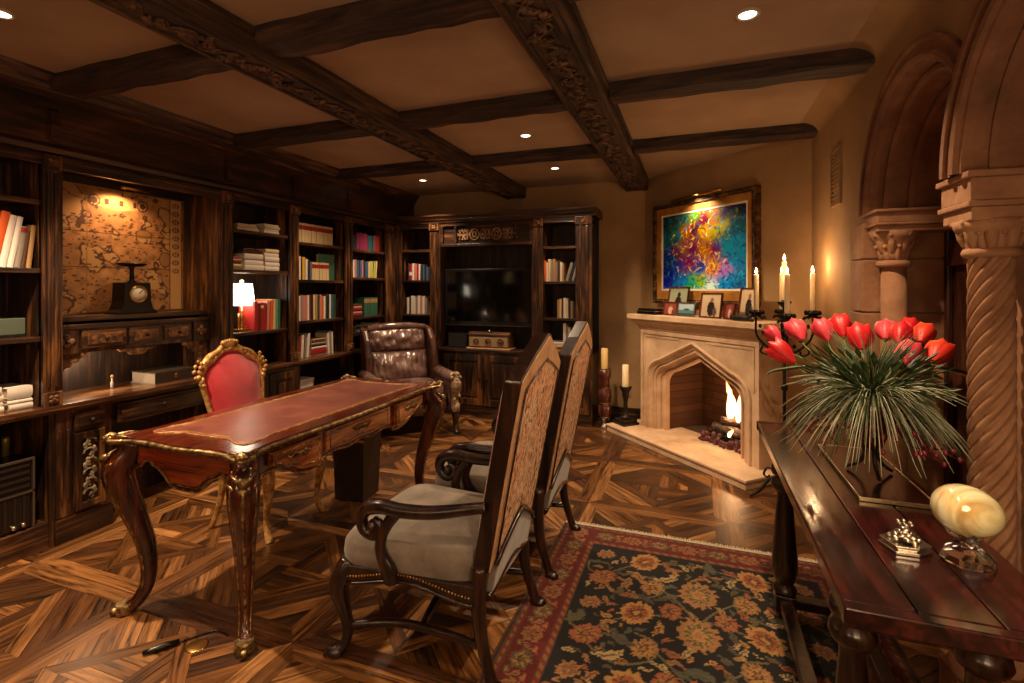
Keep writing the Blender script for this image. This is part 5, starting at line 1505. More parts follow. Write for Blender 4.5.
    for i in range(2600):
        x, y = r.uniform(fx0+.03, fx1-.03), r.uniform(0, fy1-.03); L = r.uniform(.030, .085) if i < 500 else r.uniform(.02, .04)
        if all(math.hypot(x-a, y-b) > c+L*.5 for a, b, c in spots):
            spots.append((x, y, L*.5))
            c1 = [C['tan'], C['gold'], C['sage'], C['sage'], C['rust'], C['oli'], C['crm']][r.randint(7)]
            leaf(x, y, L, r.uniform(0, pi), c1, C['brn'] if r.rand() < .6 else C['oli'], r.choice([-5, -3, 3, 5]), r.uniform(.3, .46))
    img *= (.85+.3*r.rand(*X.shape))[..., None]
    return img
M['rug'] = attrmat('rug', .95, .6, 260, sheen=.0)
rt = thing('persian_rug', 'black and red floral rug with gold blossoms and a pale fringe', 'rug', (RX0, RY0, 0), .0)
colgrid('pile', RX1-RX0, RY1-RY0, rug_img(), M['rug'], Tm(0, 0, .008), .0075, rt)
mb = MB(); q = random.Random(1)
n = 260
for i in range(n):
    x = (RX1-RX0)*(i+.5)/n; y = RY1-RY0
    mb.tube([(x, y-.004, .0065, .0022), (x+q.uniform(-.003,.003), y+.012, .004, .002), (x+q.uniform(-.006,.006), y+.03+q.uniform(-.005,.005), .003, .0016)], 0, 4)
o = mb.build('fringe', M['fringe'] if 'fringe' in M else M.setdefault('fringe', plain('fringe', '#d2c6aa', .9)), rt); o['kind'] = 'stuff'

# ------------------------------------------------------------------ things on the console
CTZ = .7612
# tray
t = thing('serving_tray', 'dark rectangular tray with light metal rim under the flower vase', 'tray', (.565, 2.04, CTZ))
MB().box(-.095, .095, -.27, .27, 0, .010).build('tray_base', M['consolewood'], t, bevel=.002)
mb = MB(); mb.box(-.099, .099, -.273, -.269, 0, .012); mb.box(-.099, .099, .269, .273, 0, .012); mb.box(-.099, -.095, -.269, .269, 0, .012); mb.box(.095, .099, -.269, .269, 0, .012)
mb.build('metal_rim', M['rimmetal'] if 'rimmetal' in M else M.setdefault('rimmetal', plain('rim_metal', '#b7a078', .35, .8)), t, bevel=.001)
VC = V((.565, 2.0, CTZ+.0125))
t = thing('flower_vase', 'red glass vase on a black iron stand holding tulips and grass', 'vase', VC)
MB().lathe([(.016,.085),(.030,.095),(.042,.13),(.046,.18),(.042,.23),(.036,.255),(.044,.275),(.040,.275),(.032,.255),(.037,.23),(.041,.18),(.037,.13),(.026,.102),(.012,.092)], 24).build('glass_bowl', M['redglass'], t)
mb = MB()
for k in range(3):
    a = .5+k*2*pi/3; c, s = cos(a), sin(a)
    mb.tube(crom([(c*.054, s*.054, .20, .005), (c*.05, s*.05, .14, .006), (c*.022, s*.022, .08, .007), (c*.035, s*.035, .035, .006), (c*.075, s*.075, .006, .006)], 5), 0, 7)
mb.tube([(.053*cos(2*pi*i/20), .053*sin(2*pi*i/20), .195) for i in range(21)], .005, 6, cap=False)
mb.tube(crom([(.053, .0, .195, .005), (.09, -.02, .19, .005), (.12, -.03, .15, .005), (.135, -.035, .11, .005), (.15, -.03, .12, .005)], 4), 0, 6)
mb.build('iron_stand', M['iron'], t)
TOPC = V((VC.x, VC.y, 1.055))
# grass fountain
M['grass'] = noisy('grass_dark', ['#23301c', '#4b5a3a', '#7f8a66'], scale=5, rough=.55)
M['grassl'] = plain('grass_pale', '#a9ab8c', .5)
mb = MB(); q = random.Random(21)
for k in range(470):
    a = q.uniform(0, 2*pi); L = q.uniform(.15, .295)*(.85 if cos(a) > .2 else 1); up = q.uniform(-.1, .7) ; mb.cur = 1 if q.random() < .5 else 0
    d = V((cos(a), sin(a), 0)); pts = []
    for i in range(8):
        s = i/7
        rr_ = L*(s**.9)*cos(up*.6); z = L*up*.9*s - (.50*L+.055)*s*s*(1 if up < .5 else .65)
        pts.append((TOPC.x+d.x*(.01+rr_), TOPC.y+d.y*(.01+rr_), max(TOPC.z-.01+z, CTZ+.10), .0031*(1-s*.7)))
    mb.tube(pts, 0, 3)
for k in range(60):
    a = q.uniform(0, 2*pi); L = q.uniform(.15, .24); d = V((cos(a)*.5, sin(a)*.5, 1)).normalized(); mb.cur = 0
    mb.tube([tuple(TOPC + V((0,0,-.04)))+(.0022,), tuple(TOPC+d*L*.5)+(.002,), tuple(TOPC+d*L+V((cos(a), sin(a), 0))*.03)+(.0006,)], 0, 3)
for k in range(40):
    a = 2*pi*k/40; r_ = .02*(k % 3)/2
    mb.cur = 0; mb.tube([(VC.x+r_*cos(a), VC.y+r_*sin(a), VC.z+.08, .0025), (TOPC.x+r_*cos(a), TOPC.y+r_*sin(a), TOPC.z, .0025)], 0, 4)
tag(mb.build('bear_grass', [M['grass'], M['grassl']]), 'fountain of thin pale green grass blades spilling from the vase', 'grass', kind='stuff')
# dark foliage and small red berries
mb = MB()
for k in range(260):
    a = q.uniform(0, 2*pi); d = V((cos(a), sin(a), q.uniform(.1, 1.1))).normalized(); r_ = q.uniform(.04, .19); c = TOPC+V((0,0,-.01))+d*r_
    sd = V((-d.y, d.x, 0)).normalized(); e = c+d*.065; w = sd*.009
    mb.add([tuple(c), tuple(c+d*.035+w), tuple(e), tuple(c+d*.035-w), tuple(c+d*.04-V((0,0,.006)))], [(0,1,4),(1,2,4),(2,3,4),(3,0,4)])
tag(mb.build('foliage', M['leafd'] if 'leafd' in M else M.setdefault('leafd', noisy('leaf', ['#16220f', '#33461f', '#5a6b3a'], scale=8, rough=.5))), 'dark green leaves tucked between the tulips and grass', 'leaves', kind='stuff')
mb = MB()
for k in range(110):
    a = q.uniform(0, 2*pi); r_ = q.uniform(.05, .22); 
    c = (TOPC.x+r_*cos(a), TOPC.y+r_*sin(a)*1.2, TOPC.z-.04-r_*.5+q.uniform(-.03, .03)); mb.ball(c, (.007, .007, .009), 6, 5, .2, k)
    mb.tube([c, (TOPC.x+r_*.6*cos(a), TOPC.y+r_*.6*sin(a), c[2]+.03)], .001, 3)
tag(mb.build('berries', M['berry'] if 'berry' in M else M.setdefault('berry', plain('berry', '#6a1524', .35))), 'small dark red berries among the grass', 'berries', kind='stuff')
# tulips
M['tulip'] = noisy('tulip_red', ['#c0121a', '#e0222a', '#ee4a3c'], scale=9, rough=.45, stretch=(1,1,.4))
M['tulipp'] = noisy('tulip_pink', ['#c8223a', '#e44a58', '#f08a80'], scale=9, rough=.45)
M['tulipo'] = noisy('tulip_orange', ['#d8201a', '#f0402a', '#f87a3a'], scale=9, rough=.45)
M['stem'] = plain('stem', '#5f7a3c', .5)
def tuliphead(L, open_):
    L *= 1.38
    mb = MB()
    for ring_, (n0, rad) in enumerate(((3, .95), (3, 1.0))):
        for k in range(3):
            a0 = k*2*pi/3 + ring_*pi/3
            def fn(u, v):
                # v along petal, u across
                w = (sin(pi*min(1, v*.92+.06))**.55)*(1 if v < .75 else max(0.02, (1-v)/.25)**.6)
                prof = sin(pi*min(.5+.0, v*.62+.05)) if v < .7 else sin(pi*(.484))*(1-(v-.7)*(.55-open_))
                r_ = L*.37*rad*prof*(1+.06*cos((u-.5)*pi*2))
                an = a0+(u-.5)*2.1*w
                return (r_*cos(an), r_*sin(an), L*v)
            mb.grid(fn, 8, 9)
    return mb
T12 = [(776,337,2.10,'tulipp',.055,'leftmost pinkish tulip bud at the edge of the bunch'), (799,334,2.22,'tulipp',.080,'pink tulip at upper left, streaked pale'), (786,356,1.95,'tulip',.075,'bright red tulip at lower left, alone'),
       (825,334,2.05,'tulipp',.072,'pink red tulip left of the central cluster'), (842,330,2.12,'tulip',.078,'red tulip at the top of the central cluster'), (861,342,1.98,'tulip',.082,'large red tulip at the front of the central cluster'),
       (886,334,2.20,'tulipp',.080,'pink tulip just right of the gap in the bunch'), (900,337,2.10,'tulip',.075,'red tulip between the pink one and the orange one'), (909,330,2.25,'tulip',.070,'red tulip highest in the right cluster'),
       (922,337,2.15,'tulipo',.078,'orange red tulip at upper right'), (906,358,1.95,'tulipp',.085,'pinkish red tulip lowest in the right cluster'), (936,356,2.02,'tulipo',.085,'large orange red tulip at the far right')]
for i, (u, v, tt, mt, L, lab) in enumerate(T12):
    c = at(u, v, tt)
    d = (c-TOPC); d.z = max(d.z, .05)+.02; d.normalize()
    d = (d+V((0,0,.25))).normalized()
    base = c-d*L*.55
    th_ = thing('tulip', lab, 'tulip', base, 0, 'red tulips in the vase')
    Rq = d.to_track_quat('Z', 'Y').to_matrix().to_4x4() @ Rm(i*1.3, 'Z')
    m2 = tuliphead(L*1.1, .12+.2*(i % 3)/2); m2.M = Matrix.Identity(4); m2.v = [tuple(Rq @ V(p)) for p in m2.v]
    m2.build('flower_head', M[mt], th_)
    s0 = VC+V((0,0,.10))-base; s1 = (TOPC-base)*.9+V((0,0,-.02))
    MB().tube(crom([tuple(s0)+(.0035,), tuple(s1)+(.0035,), tuple(-d*.05+V((0,0,-.01)))+(.0033,), (0,0,0,.0035)], 6), 0, 6).build('stem', M['stem'], th_)
    if i in (2, 9, 10, 11):
        e = d*.03+V((.10 if i > 5 else -.08, -.05, -.06)); sdv = V((0, 0, 1))
        lf = MB(); P = crom([tuple(s1*.8), tuple(s1*.35+V((0,0,.02))), tuple(e*.6), tuple(e)], 4); k = len(P)
        for j in range(k):
            w = .018*sin(pi*(j+.3)/(k+.3)); lf.v += [(P[j][0]-w*.4, P[j][1]+w, P[j][2]+.0), (P[j][0], P[j][1], P[j][2]-w*.4), (P[j][0]+w*.4, P[j][1]-w, P[j][2]+.004)]
        for j in range(k-1):
            lf.f += [[j*3, j*3+1, j*3+4, j*3+3], [j*3+1, j*3+2, j*3+5, j*3+4]]; lf.mi += [0, 0]; lf.sm += [True, True]
        lf.build('leaf', M['leafd'], th_)
# onyx egg on glass stand
EC = V((.60, 1.46, .880))
def onyx():
    m, nt, b = newmat('onyx')
    tc = N(nt, 'ShaderNodeTexCoord'); mp = N(nt, 'ShaderNodeMapping'); mp.inputs['Scale'].default_value = (22, 3, 2.5); mp.inputs['Rotation'].default_value = (.0, .1, .2)
    nt.links.new(tc.outputs['Object'], mp.inputs[0])
    n1 = N(nt, 'ShaderNodeTexNoise', i_Scale=1.6, i_Detail=5, i_Distortion=.8); nt.links.new(mp.outputs[0], n1.inputs['Vector'])
    n2 = N(nt, 'ShaderNodeTexNoise', i_Scale=9, i_Detail=2); nt.links.new(tc.outputs['Object'], n2.inputs['Vector'])
    rp = ramp(nt, [(.35, hexc('#a8935f')), (.45, hexc('#c9bd8c')), (.55, hexc('#ded6b2')), (.66, hexc('#bfb07c'))]); nt.links.new(n1.outputs['Fac'], rp.inputs['Fac'])
    r2 = ramp(nt, [(.58, (1, 1, 1)), (.68, (.96, .78, .60))]); nt.links.new(n2.outputs['Fac'], r2.inputs['Fac'])
    mx = N(nt, 'ShaderNodeMix', data_type='RGBA', blend_type='MULTIPLY'); mx.inputs['Factor'].default_value = 1
    nt.links.new(rp.outputs[0], mx.inputs['A']); nt.links.new(r2.outputs[0], mx.inputs['B']); nt.links.new(mx.outputs['Result'], b.inputs['Base Color'])
    b.inputs['Roughness'].default_value = .08; b.inputs['Subsurface Weight'].default_value = .15; b.inputs['Coat Weight'].default_value = .5
    return m
prof = []
for i in range(25):
    a = pi*i/24; z = -cos(a); prof.append((max(.0005, .0575*sin(a)*(1-.06*z)), .074*z))
eg = MB().lathe(prof, 32, cap=False).build('onyx_egg', onyx())
eg.location = EC
ax = V((.94, .342, -.28)).normalized(); eg.rotation_mode = 'QUATERNION'; eg.rotation_quaternion = ax.to_track_quat('Z', 'Y')
# grain bands should run along the egg
tag(eg, 'large cream onyx egg with brown bands resting on the glass stand', 'egg')
t = thing('glass_stand', 'clear glass stand cradling the onyx egg on the console', 'stand', (EC.x, EC.y, CTZ))
MB().lathe([(.052,0),(.056,.006),(.050,.018),(.034,.028),(.024,.036),(.028,.044),(.022,.05)], 6, smooth=False).build('faceted_base', M['glass'], t)
mb = MB()
for k in range(3):
    a = .4+k*2*pi/3; mb.tube([(.015*cos(a), .015*sin(a), .048, .008), (.035*cos(a), .035*sin(a), .06, .007), (.048*cos(a), .048*sin(a), .077, .005)], 0, 8)
mb.build('glass_prong', M['glass'], t)
# silver trinket box
t = thing('silver_trinket_box', 'small ornate silver box with two stacked plates on the console', 'box', (.487, 1.485, CTZ), .35)
mb = MB(); hx = [(-.045,-.03),(.0,-.045),(.045,-.03),(.045,.03),(0,.045),(-.045,.03)]
mb.prism(hx, 0, .007, 'z'); mb.prism([(x*.8, y*.8) for x, y in hx], .007, .013, 'z'); mb.prism([(x*.95, y*.95) for x, y in hx], .013, .019, 'z'); mb.build('hexagonal_base', M['silver'], t, bevel=.001)
mb = MB(); q2 = random.Random(3)
for k in range(22):
    a = k*2.4; r_ = .030*(1-k/26); mb.ball((r_*cos(a), r_*sin(a), .022+k*.0010), (.009, .009, .007), 7, 5, .5, k)
mb.ball((0, 0, .045), (.014, .014, .010), 9, 6); mb.ball((0, 0, .057), (.007, .007, .006), 8, 5); 
for k in range(6): a = k*pi/3; mb.ball((.014*cos(a), .014*sin(a), .062), (.006, .006, .004), 6, 4)
mb.build('flower_lid', M['silver'], t)
# ================================================================== BOOKS AND THINGS ON SHELVES
BM = {}
def cov(h, rough=.5):
    if h not in BM: BM[h] = plain('book_'+h.strip('#'), h, rough)
    return BM[h]
CN = {'red':'#8f1c1c','dred':'#5e1614','orange':'#c9561f','cream':'#cdb68a','white':'#d5cbc0','grey':'#857a70','black':'#1b1715','blue':'#3a5578','navy':'#1e2742','green':'#2f5e48','dgreen':'#1f3a30','yellow':'#cc9f2e','tan':'#a07c50','brown':'#4a2c1a','magenta':'#8c2650','pink':'#b7746a','teal':'#2e5560','lime':'#a6aa50','ltgreen':'#5b8f78'}
CW = {'red':'red','dred':'dark red','orange':'orange','cream':'cream','white':'white','grey':'grey','black':'black','blue':'blue','navy':'navy','green':'green','dgreen':'dark green','yellow':'yellow','tan':'tan','brown':'brown','magenta':'magenta','pink':'pink','teal':'teal','lime':'yellow green','ltgreen':'pale green'}
def bookmesh(w, d, h, col, band=None):
    """spine at Y=0 facing -Y, centred in X, standing on Z=0"""
    c = min(.003, w*.18); mb = MB()
    mb.cur = 0
    mb.box(-w/2, -w/2+c, .001, d, 0, h); mb.box(w/2-c, w/2, .001, d, 0, h)
    n = 6; sp = [(-w/2, .004)]+[(-w/2+w*i/n, .001-.35*min(w, .02)*sin(pi*i/n)*.5) for i in range(n+1)]+[(w/2, .004)]
    mb.prism(sp, 0, h, 'z')
    mb.cur = 1; mb.box(-w/2+c, w/2-c, .004, d-.004, .003, h-.003)
    if band:
        mb.cur = 2
        for (a, b) in band[1]: mb.prism([(x*1.01, y-.0006) for x, y in sp], h*a, h*b, 'z')
    mats = [cov(CN[col]), M['page']] + ([cov(CN[band[0]])] if band else [])
    return mb.mesh('book', mats)
_cache = {}
def getmesh(w, d, h, col, band):
    k = (round(w, 3), round(d, 3), round(h, 3), col, str(band))
    if k not in _cache: _cache[k] = bookmesh(k[0], k[1], k[2], col, band)
    return _cache[k]
cnt = {}
def put(frame, mat4, w, d, h, col, band, label, group, kind='book'):
    o = bpy.data.objects.new(kind, getmesh(w, d, h, col, band)); COL.objects.link(o)
    o.matrix_world = frame @ mat4
    tag(o, label, 'book', group)
def row(frame, z, x0, x1, specs, where, group, yb=.05):
    """specs: (colour, relative width, height, lean radians, band)"""
    tw = sum(s[1] for s in specs); x = x0
    for i, s in enumerate(specs):
        col, rw, h = s[0], s[1], s[2]; lean = s[3] if len(s) > 3 else 0; band = s[4] if len(s) > 4 else None
        w = (x1-x0)*rw/tw
        ww = max(.006, w*cos(lean) - .0012) if not lean else w*.86
        cx = x+w/2
        d = min(.20, h*.72); 
        piv = -ww/2 if lean < 0 else ww/2
        m_ = Tm(cx+piv, yb+R.uniform(0, .006), z+.0006) @ Rm(lean, 'Y') @ Tm(-piv, 0, 0)
        desc = CW[col] + (' book with %s bands' % CW[band[0]] if band else ' book')
        put(frame, m_, ww, d, h, col, band, '%s, %s %s' % (desc, ORD[min(i+1, 20)], where), group)
        x += w
def stack(frame, z, xc, specs, where, group, yb=.05, d=.19):
    """flat stack: (colour, width, thickness)"""
    zz = z+.0006
    for i, (col, w, th) in enumerate(specs):
        m_ = Tm(xc+R.uniform(-.004, .004), yb+R.uniform(0, .008), zz+th/2) @ Rm(pi/2, 'Y') @ Tm(0, 0, -w/2)
        put(frame, m_, th-.0006, d, w, col, None, 'flat %s book, %s from bottom, %s' % (CW[col], ORD[i+1], where), group)
        zz += th
F0 = LF(0)
rb = ('red', [(.66, .88)])
# left edge bookcase: leaning books
row(F0, 1.504, 1.42, 1.625, [('tan',1,.24,.20),('orange',1.5,.29,.19),('white',1.2,.275,.17),('white',1,.27,.165),('grey',1.1,.22,.15,('red', [(.85,.97)])),('brown',.7,.20,.14),('tan',.9,.23,.10)], 'on the lit shelf of the left edge bookcase', 'leaning books at the left edge', .05)
row(F0, 1.504, .95, 1.40, [('brown',1,.22),('tan',1,.24),('black',1.2,.23),('green',1,.24),('white',1,.22),('brown',1,.24),('cream',1,.2)], 'beyond the frame side of the left edge shelf', 'upright books at the left edge', .05)
stack(F0, .765, 1.405, [('white',.21,.03),('white',.20,.025),('white',.21,.035),('white',.20,.04)], 'at the very left of the counter', 'white stacks on the left counter')
stack(F0, .765, 1.58, [('white',.10,.03),('white',.105,.022),('grey',.10,.010),('white',.105,.055)], 'on the counter against the post', 'white stacks on the left counter', .05, .19)
t = thing('glass_case', 'grey green glass display case on the left edge shelf', 'case', F0 @ V((1.555, .15, 1.141)), pi/2)
MB().box(-.07, .07, -.06, .06, .0, .012).build('case_base', M['iron'], t); MB().box(-.066, .066, -.055, .055, .012, .10).build('case_cover', plain('case_glass', '#5f6a5c', .12, 0, Transmission_Weight=.3), t, bevel=.004)
def yf(u): return yL(u, -3.31)
# lamp bay
row(F0, 1.055, yf(255), yf(281), [('red',1,.235,.0),('dred',1,.22,0),('red',1,.225,0,('cream',[(.8,.9)])),('red',.8,.22,0),('pink',1,.235,.05),('orange',1.2,.245,.05),('cream',1,.25,0),('ltgreen',.9,.25,0),('green',.8,.25,0)], 'beside the small lamp', 'books beside the small lamp')
stack(F0, 1.85, 3.0, [('white',.20,.022),('cream',.19,.018),('white',.17,.015)], 'at top left above the lamp', 'pale books on the top shelf above the lamp')
stack(F0, 1.85, 3.24, [('white',.16,.022),('white',.15,.02),('cream',.16,.02),('white',.15,.018)], 'at top right above the lamp', 'pale books on the top shelf above the lamp')
stack(F0, 1.543, 2.90, [('tan',.08,.02),('cream',.08,.022),('brown',.07,.02),('pink',.08,.02),('red',.07,.015)], 'in the short pile left of the white stacks', 'short pile above the lamp')
stack(F0, 1.543, 3.06, [('white',.19,.04),('white',.18,.038),('grey',.19,.012),('white',.18,.04)], 'left of the tall white stack above the lamp', 'white files above the lamp')
stack(F0, 1.543, 3.25, [('white',.15,.035),('white',.15,.036),('grey',.15,.01),('white',.15,.034),('white',.15,.036),('cream',.14,.03)], 'in the tall white stack above the lamp', 'white files above the lamp', .06)
t = thing('leather_portfolio', 'brown leather portfolio lying open on the white files above the lamp', 'portfolio', F0 @ V((3.055, .06, 1.676)), pi/2)
MB().prism([(-.095, 0), (.09, 0), (.095, .022), (.0, .045), (-.09, .035)], .0, .19, 'y').build('cover', M['leatherd'], t, bevel=.004); MB().box(-.08, .07, .005, .17, .012, .02).build('pages', M['page'], t)
# small lamp
lp = F0 @ V((3.03, .15, 1.0555))
t = thing('small_lamp', 'small lit lamp with white square shade on the bookcase shelf', 'lamp', lp, pi/2)
MB().box(-.075, .075, -.055, .055, 0, .018).build('base', M['brass'], t, bevel=.004)
mb = MB(); mb.lathe([(.028,.018),(.032,.03),(.018,.045),(.014,.09),(.022,.11),(.014,.13),(.008,.15),(.006,.205)], 14); mb.ball((.05,-.02,.05), .012, 8, 6); mb.tube([(.05,-.02,.02),(.05,-.02,.12)], .006, 6); mb.tube([(-.05,-.02,.02),(-.05,-.02,.14)], .008, 6); mb.build('stem', M['brass'], t)
def shade(u, v):
    a = 2*pi*u; ca, sa = cos(a), sin(a); e = .35; r_ = .082-.018*v
    return (math.copysign(abs(ca)**e, ca)*r_, math.copysign(abs(sa)**e, sa)*r_*.85, .205+.175*v)
M['shade'] = emis('lamp_shade', (1, .86, .66), 3.2); M['shade'].node_tree.nodes['Principled BSDF'].inputs['Base Color'].default_value = (.9, .85, .78, 1)
MB().grid(shade, 40, 4, closeu=True).build('lamp_shade', M['shade'], t)
MB().ball((0,0,.40), .016, 10, 6).tube([(0,0,.2),(0,0,.39)], .003, 6).build('finial', M['wax'], t)
# cream set bay
w3 = yf(333)
row(F0, 1.81, yf(299), yf(333), [('cream',1,.175,0,rb)]*14, 'in the red banded set on the top shelf', 'cream and red book set on the top shelf')
row(F0, 1.474, yf(299), yf(311.5), [('white',1,.21),('black',.6,.19),('yellow',1.4,.205),('white',1,.19),('navy',1,.19),('blue',.6,.17)], 'at the start of the yellow book row', 'mixed books beside the red banded set')
row(F0, 1.474, yf(312), yf(329), [('cream',1,.165,0,rb)]*7, 'in the short red banded set on the second shelf', 'cream and red book set on the second shelf', .045)
t = thing('green_album', 'large green album standing face out behind the short cream set', 'book', F0 @ V((yf(333)+.06, .13, 1.4745)), pi/2)
MB().box(-.17, .12, 0, .006, 0, .255).build('front_cover', cov(CN['ltgreen']), t, bevel=.001); MB().box(-.165, .115, .006, .03, .004, .25).build('pages', M['page'], t); MB().box(.12, .135, -.002, .032, 0, .255).build('spine', cov(CN['cream']), t)
q = random.Random(77)
row(F0, 1.106, yf(298), yf(336), [(c, 1+.5*q.random(), .215+.02*q.random()) for c in ('white','grey','pink','pink','white','dred','black','cream','tan','dgreen','pink','orange','white','dgreen','black','white','teal','dgreen')], 'on the third shelf of the cream set bay', 'mixed books on the third shelf')
row(F0, .765, yf(298), yf(309), [('red',1,.20,0),('white',1,.21,.06),('grey',.8,.19,.1),('white',1,.22,.1)], 'leaning at the left on the counter level shelf', 'leaning books on the counter')
stack(F0, .765, (yf(311)+yf(327))/2, [('white',.22,.012),('red',.21,.055),('white',.20,.02),('black',.19,.018),('grey',.20,.02),('brown',.18,.02),('tan',.17,.016)], 'with the thick red book', 'flat stack on the counter level shelf', .05)
row(F0, .765, yf(328), yf(334), [('white',1,.20,-.05),('grey',1,.22,-.05),('white',.8,.21,-.03)], 'right of the thick red book', 'leaning books on the counter')
t = thing('white_box', 'white cardboard box inside the open base cabinet', 'box', F0 @ V((3.60, .13, .5005)), pi/2)
MB().box(-.07, .10, -.10, .10, 0, .07).build('box_body', M['paper'], t, bevel=.003); MB().box(-.074, .104, -.104, .104, .055, .078).build('lid', M['paper'], t, bevel=.003)
# corner bay
row(F0, 1.80, yf(353), yf(379), [('navy',1,.15),('navy',1,.155),('magenta',1,.18),('magenta',1,.185),('magenta',1,.18),('magenta',1,.182),('magenta',1,.18),('teal',1.2,.17),('teal',1.2,.172),('teal',1,.17),('red',1.2,.18),('red',1,.175)], 'on the top shelf of the corner bay', 'magenta and teal books in the corner bay')
row(F0, 1.51, yf(353), yf(377), [('white',.8,.18),('pink',.7,.185),('blue',1.2,.18),('blue',1,.18),('pink',.7,.185),('navy',1,.18),('blue',1.2,.17),('cream',.7,.175),('lime',1.4,.18,0),('lime',1,.18,.06),('cream',.6,.19,.10)], 'on the second shelf of the corner bay', 'blue and green books in the corner bay')
stack(F0, 1.096, yf(358), [('dred',.15,.03),('pink',.15,.028),('dred',.15,.03),('pink',.14,.028),('brown',.14,.02)], 'in the red striped stack of the corner bay', 'red stack in the corner bay')
row(F0, 1.096, yf(364.5), yf(378), [('green',1,.20,0,('tan',[(.72,.93)]))]*5, 'in the green set of the corner bay', 'green set with tan labels in the corner bay')
stack(F0, .93, yf(363), [('teal',.22,.025),('blue',.22,.022),('brown',.2,.015),('cream',.2,.018)], 'under the green set of the corner bay', 'flat books under the green set')
stack(F0, .93, yf(377), [('white',.10,.02),('white',.10,.024),('lime',.09,.02),('white',.08,.02)], 'of pale booklets in the corner bay', 'pale booklets in the corner bay')
# television wall
B0 = BF(0)
def xf(u): return xB(u, 5.06)
row(B0, 1.49, xf(407.5), xf(428), [('navy',.7,.20),('red',1.4,.19,0,('white',[(.3,.5)])),('white',1,.195),('pink',1.2,.19),('red',.8,.19),('white',.8,.185),('navy',1,.18),('teal',.8,.18),('black',1,.18),('blue',.8,.15)], 'on the shelf left of the television', 'books left of the television, upper shelf')
row(B0, 1.10, xf(406.5), xf(426.5), [('white',1,.19),('black',.6,.2),('white',1,.21),('white',.8,.20),('grey',.7,.19),('white',1,.21),('pink',.8,.2),('white',.9,.205),('grey',.8,.18)], 'on the white row left of the television', 'white books left of the television, lower shelf')
row(B0, 1.468, xf(543.5), xf(564), [('orange',1,.22),('white',.7,.20),('cream',1,.235),('grey',.9,.23),('tan',1,.235),('grey',.8,.21),('brown',1,.22),('white',.8,.20),('tan',.8,.19)], 'on the shelf right of the television', 'upright books right of the television')
row(B0, 1.468, xf(565), xf(574), [('grey',1,.20,.28),('navy',.8,.21,.30),('grey',.9,.22,.30)], 'leaning at the right of that shelf beside the television', 'leaning books right of the television')
row(B0, 1.087, xf(557), xf(574.5), [('tan',1,.19),('cream',1,.2),('brown',.8,.2),('white',1.2,.21),('cream',1,.2),('black',1,.19),('grey',.9,.18),('brown',.9,.17)], 'on the second shelf right of the television', 'books right of the television, second shelf')
stack(B0, .73, xf(553), [('tan',.25,.03),('dred',.24,.02),('cream',.24,.025),('white',.23,.03)], 'on the lowest shelf right of the television', 'flat books behind the armchairs')
row(B0, .73, xf(563), xf(573), [('white',1,.30),('grey',.9,.28),('white',.8,.26),('brown',1,.24)], 'on the lowest shelf right of the television', 'upright books behind the armchairs')
# television
t = thing('television', 'large flat black television mounted in the central cabinet', 'television', (-2.135, 5.10, 1.295))
w, h = .54, .32
MB().box(-w, w, 0, .05, -h, h).build('housing', M['black'], t, bevel=.006)
MB().box(-w+.035, w-.035, -.003, .0, -h+.055, h-.03).build('screen', M['screen'], t)
MB().box(-w+.01, w-.01, -.006, 0, -h+.004, -h+.016).build('chrome_trim', plain('tv_trim', '#5a4a40', .25, .8), t, bevel=.001)
MB().box(-.15, .15, .05, .269, -.1, .1).build('wall_mount', M['black'], t)
# ornate box under it
xa, xb_ = xB(471, 5.12), xB(511, 5.12)
t = thing('decorated_chest', 'small painted wooden chest with round medallions below the television', 'chest', ((xa+xb_)/2, 5.12, .7305))
w = (xb_-xa)/2
MB().box(-w-.02, w+.02, -.09, .13, 0, .012).build('stand', M['tan'], t, bevel=.003)
MB().box(-w, w, -.07, .12, .012, .15).build('chest_body', M['brownw'] if 'brownw' in M else M.setdefault('brownw', wood('chest_wood', '#2c170c', '#5e3a20', '#8d643c', 'x', rough=.4)), t, bevel=.006)
mb = MB(); mb.box(-w+.015, w-.015, -.075, -.07, .03, .13); mb.build('front_panel', plain('cream_panel', '#94805e', .5), t, bevel=.002)
for x, r_ in ((-w*.6, .035), (0, .038), (w*.6, .042)):
    mb = MB(Tm(x, -.076, .08) @ Rm(pi/2, 'X')); mb.lathe([(r_, 0), (r_, .004), (r_*.8, .006), (r_*.75, .003), (r_*.3, .003), (r_*.25, .008), (.001, .009)], 20); mb.build('medallion', M['carve'], t)
MB().prism([(-.075, .15), (.125, .15), (.12, .17), (.06, .185), (-.02, .185), (-.07, .17)], -w-.005, w+.005, 'x').build('lid', M['brownw'], t, bevel=.004)
MB().ball((0, -.03, .195), (.02, .02, .014), 10, 6).build('lid_knob', M['silver'], t)
t = thing('black_speaker', 'low black speaker box left of the painted chest', 'speaker', (-2.50, 5.16, .7305))
MB().box(-.12, .12, -.08, .10, 0, .17).build('cabinet_box', M['black'], t, bevel=.005); MB().box(-.11, .11, -.086, -.08, .01, .16).build('grille', plain('grille', '#131110', .9), t)

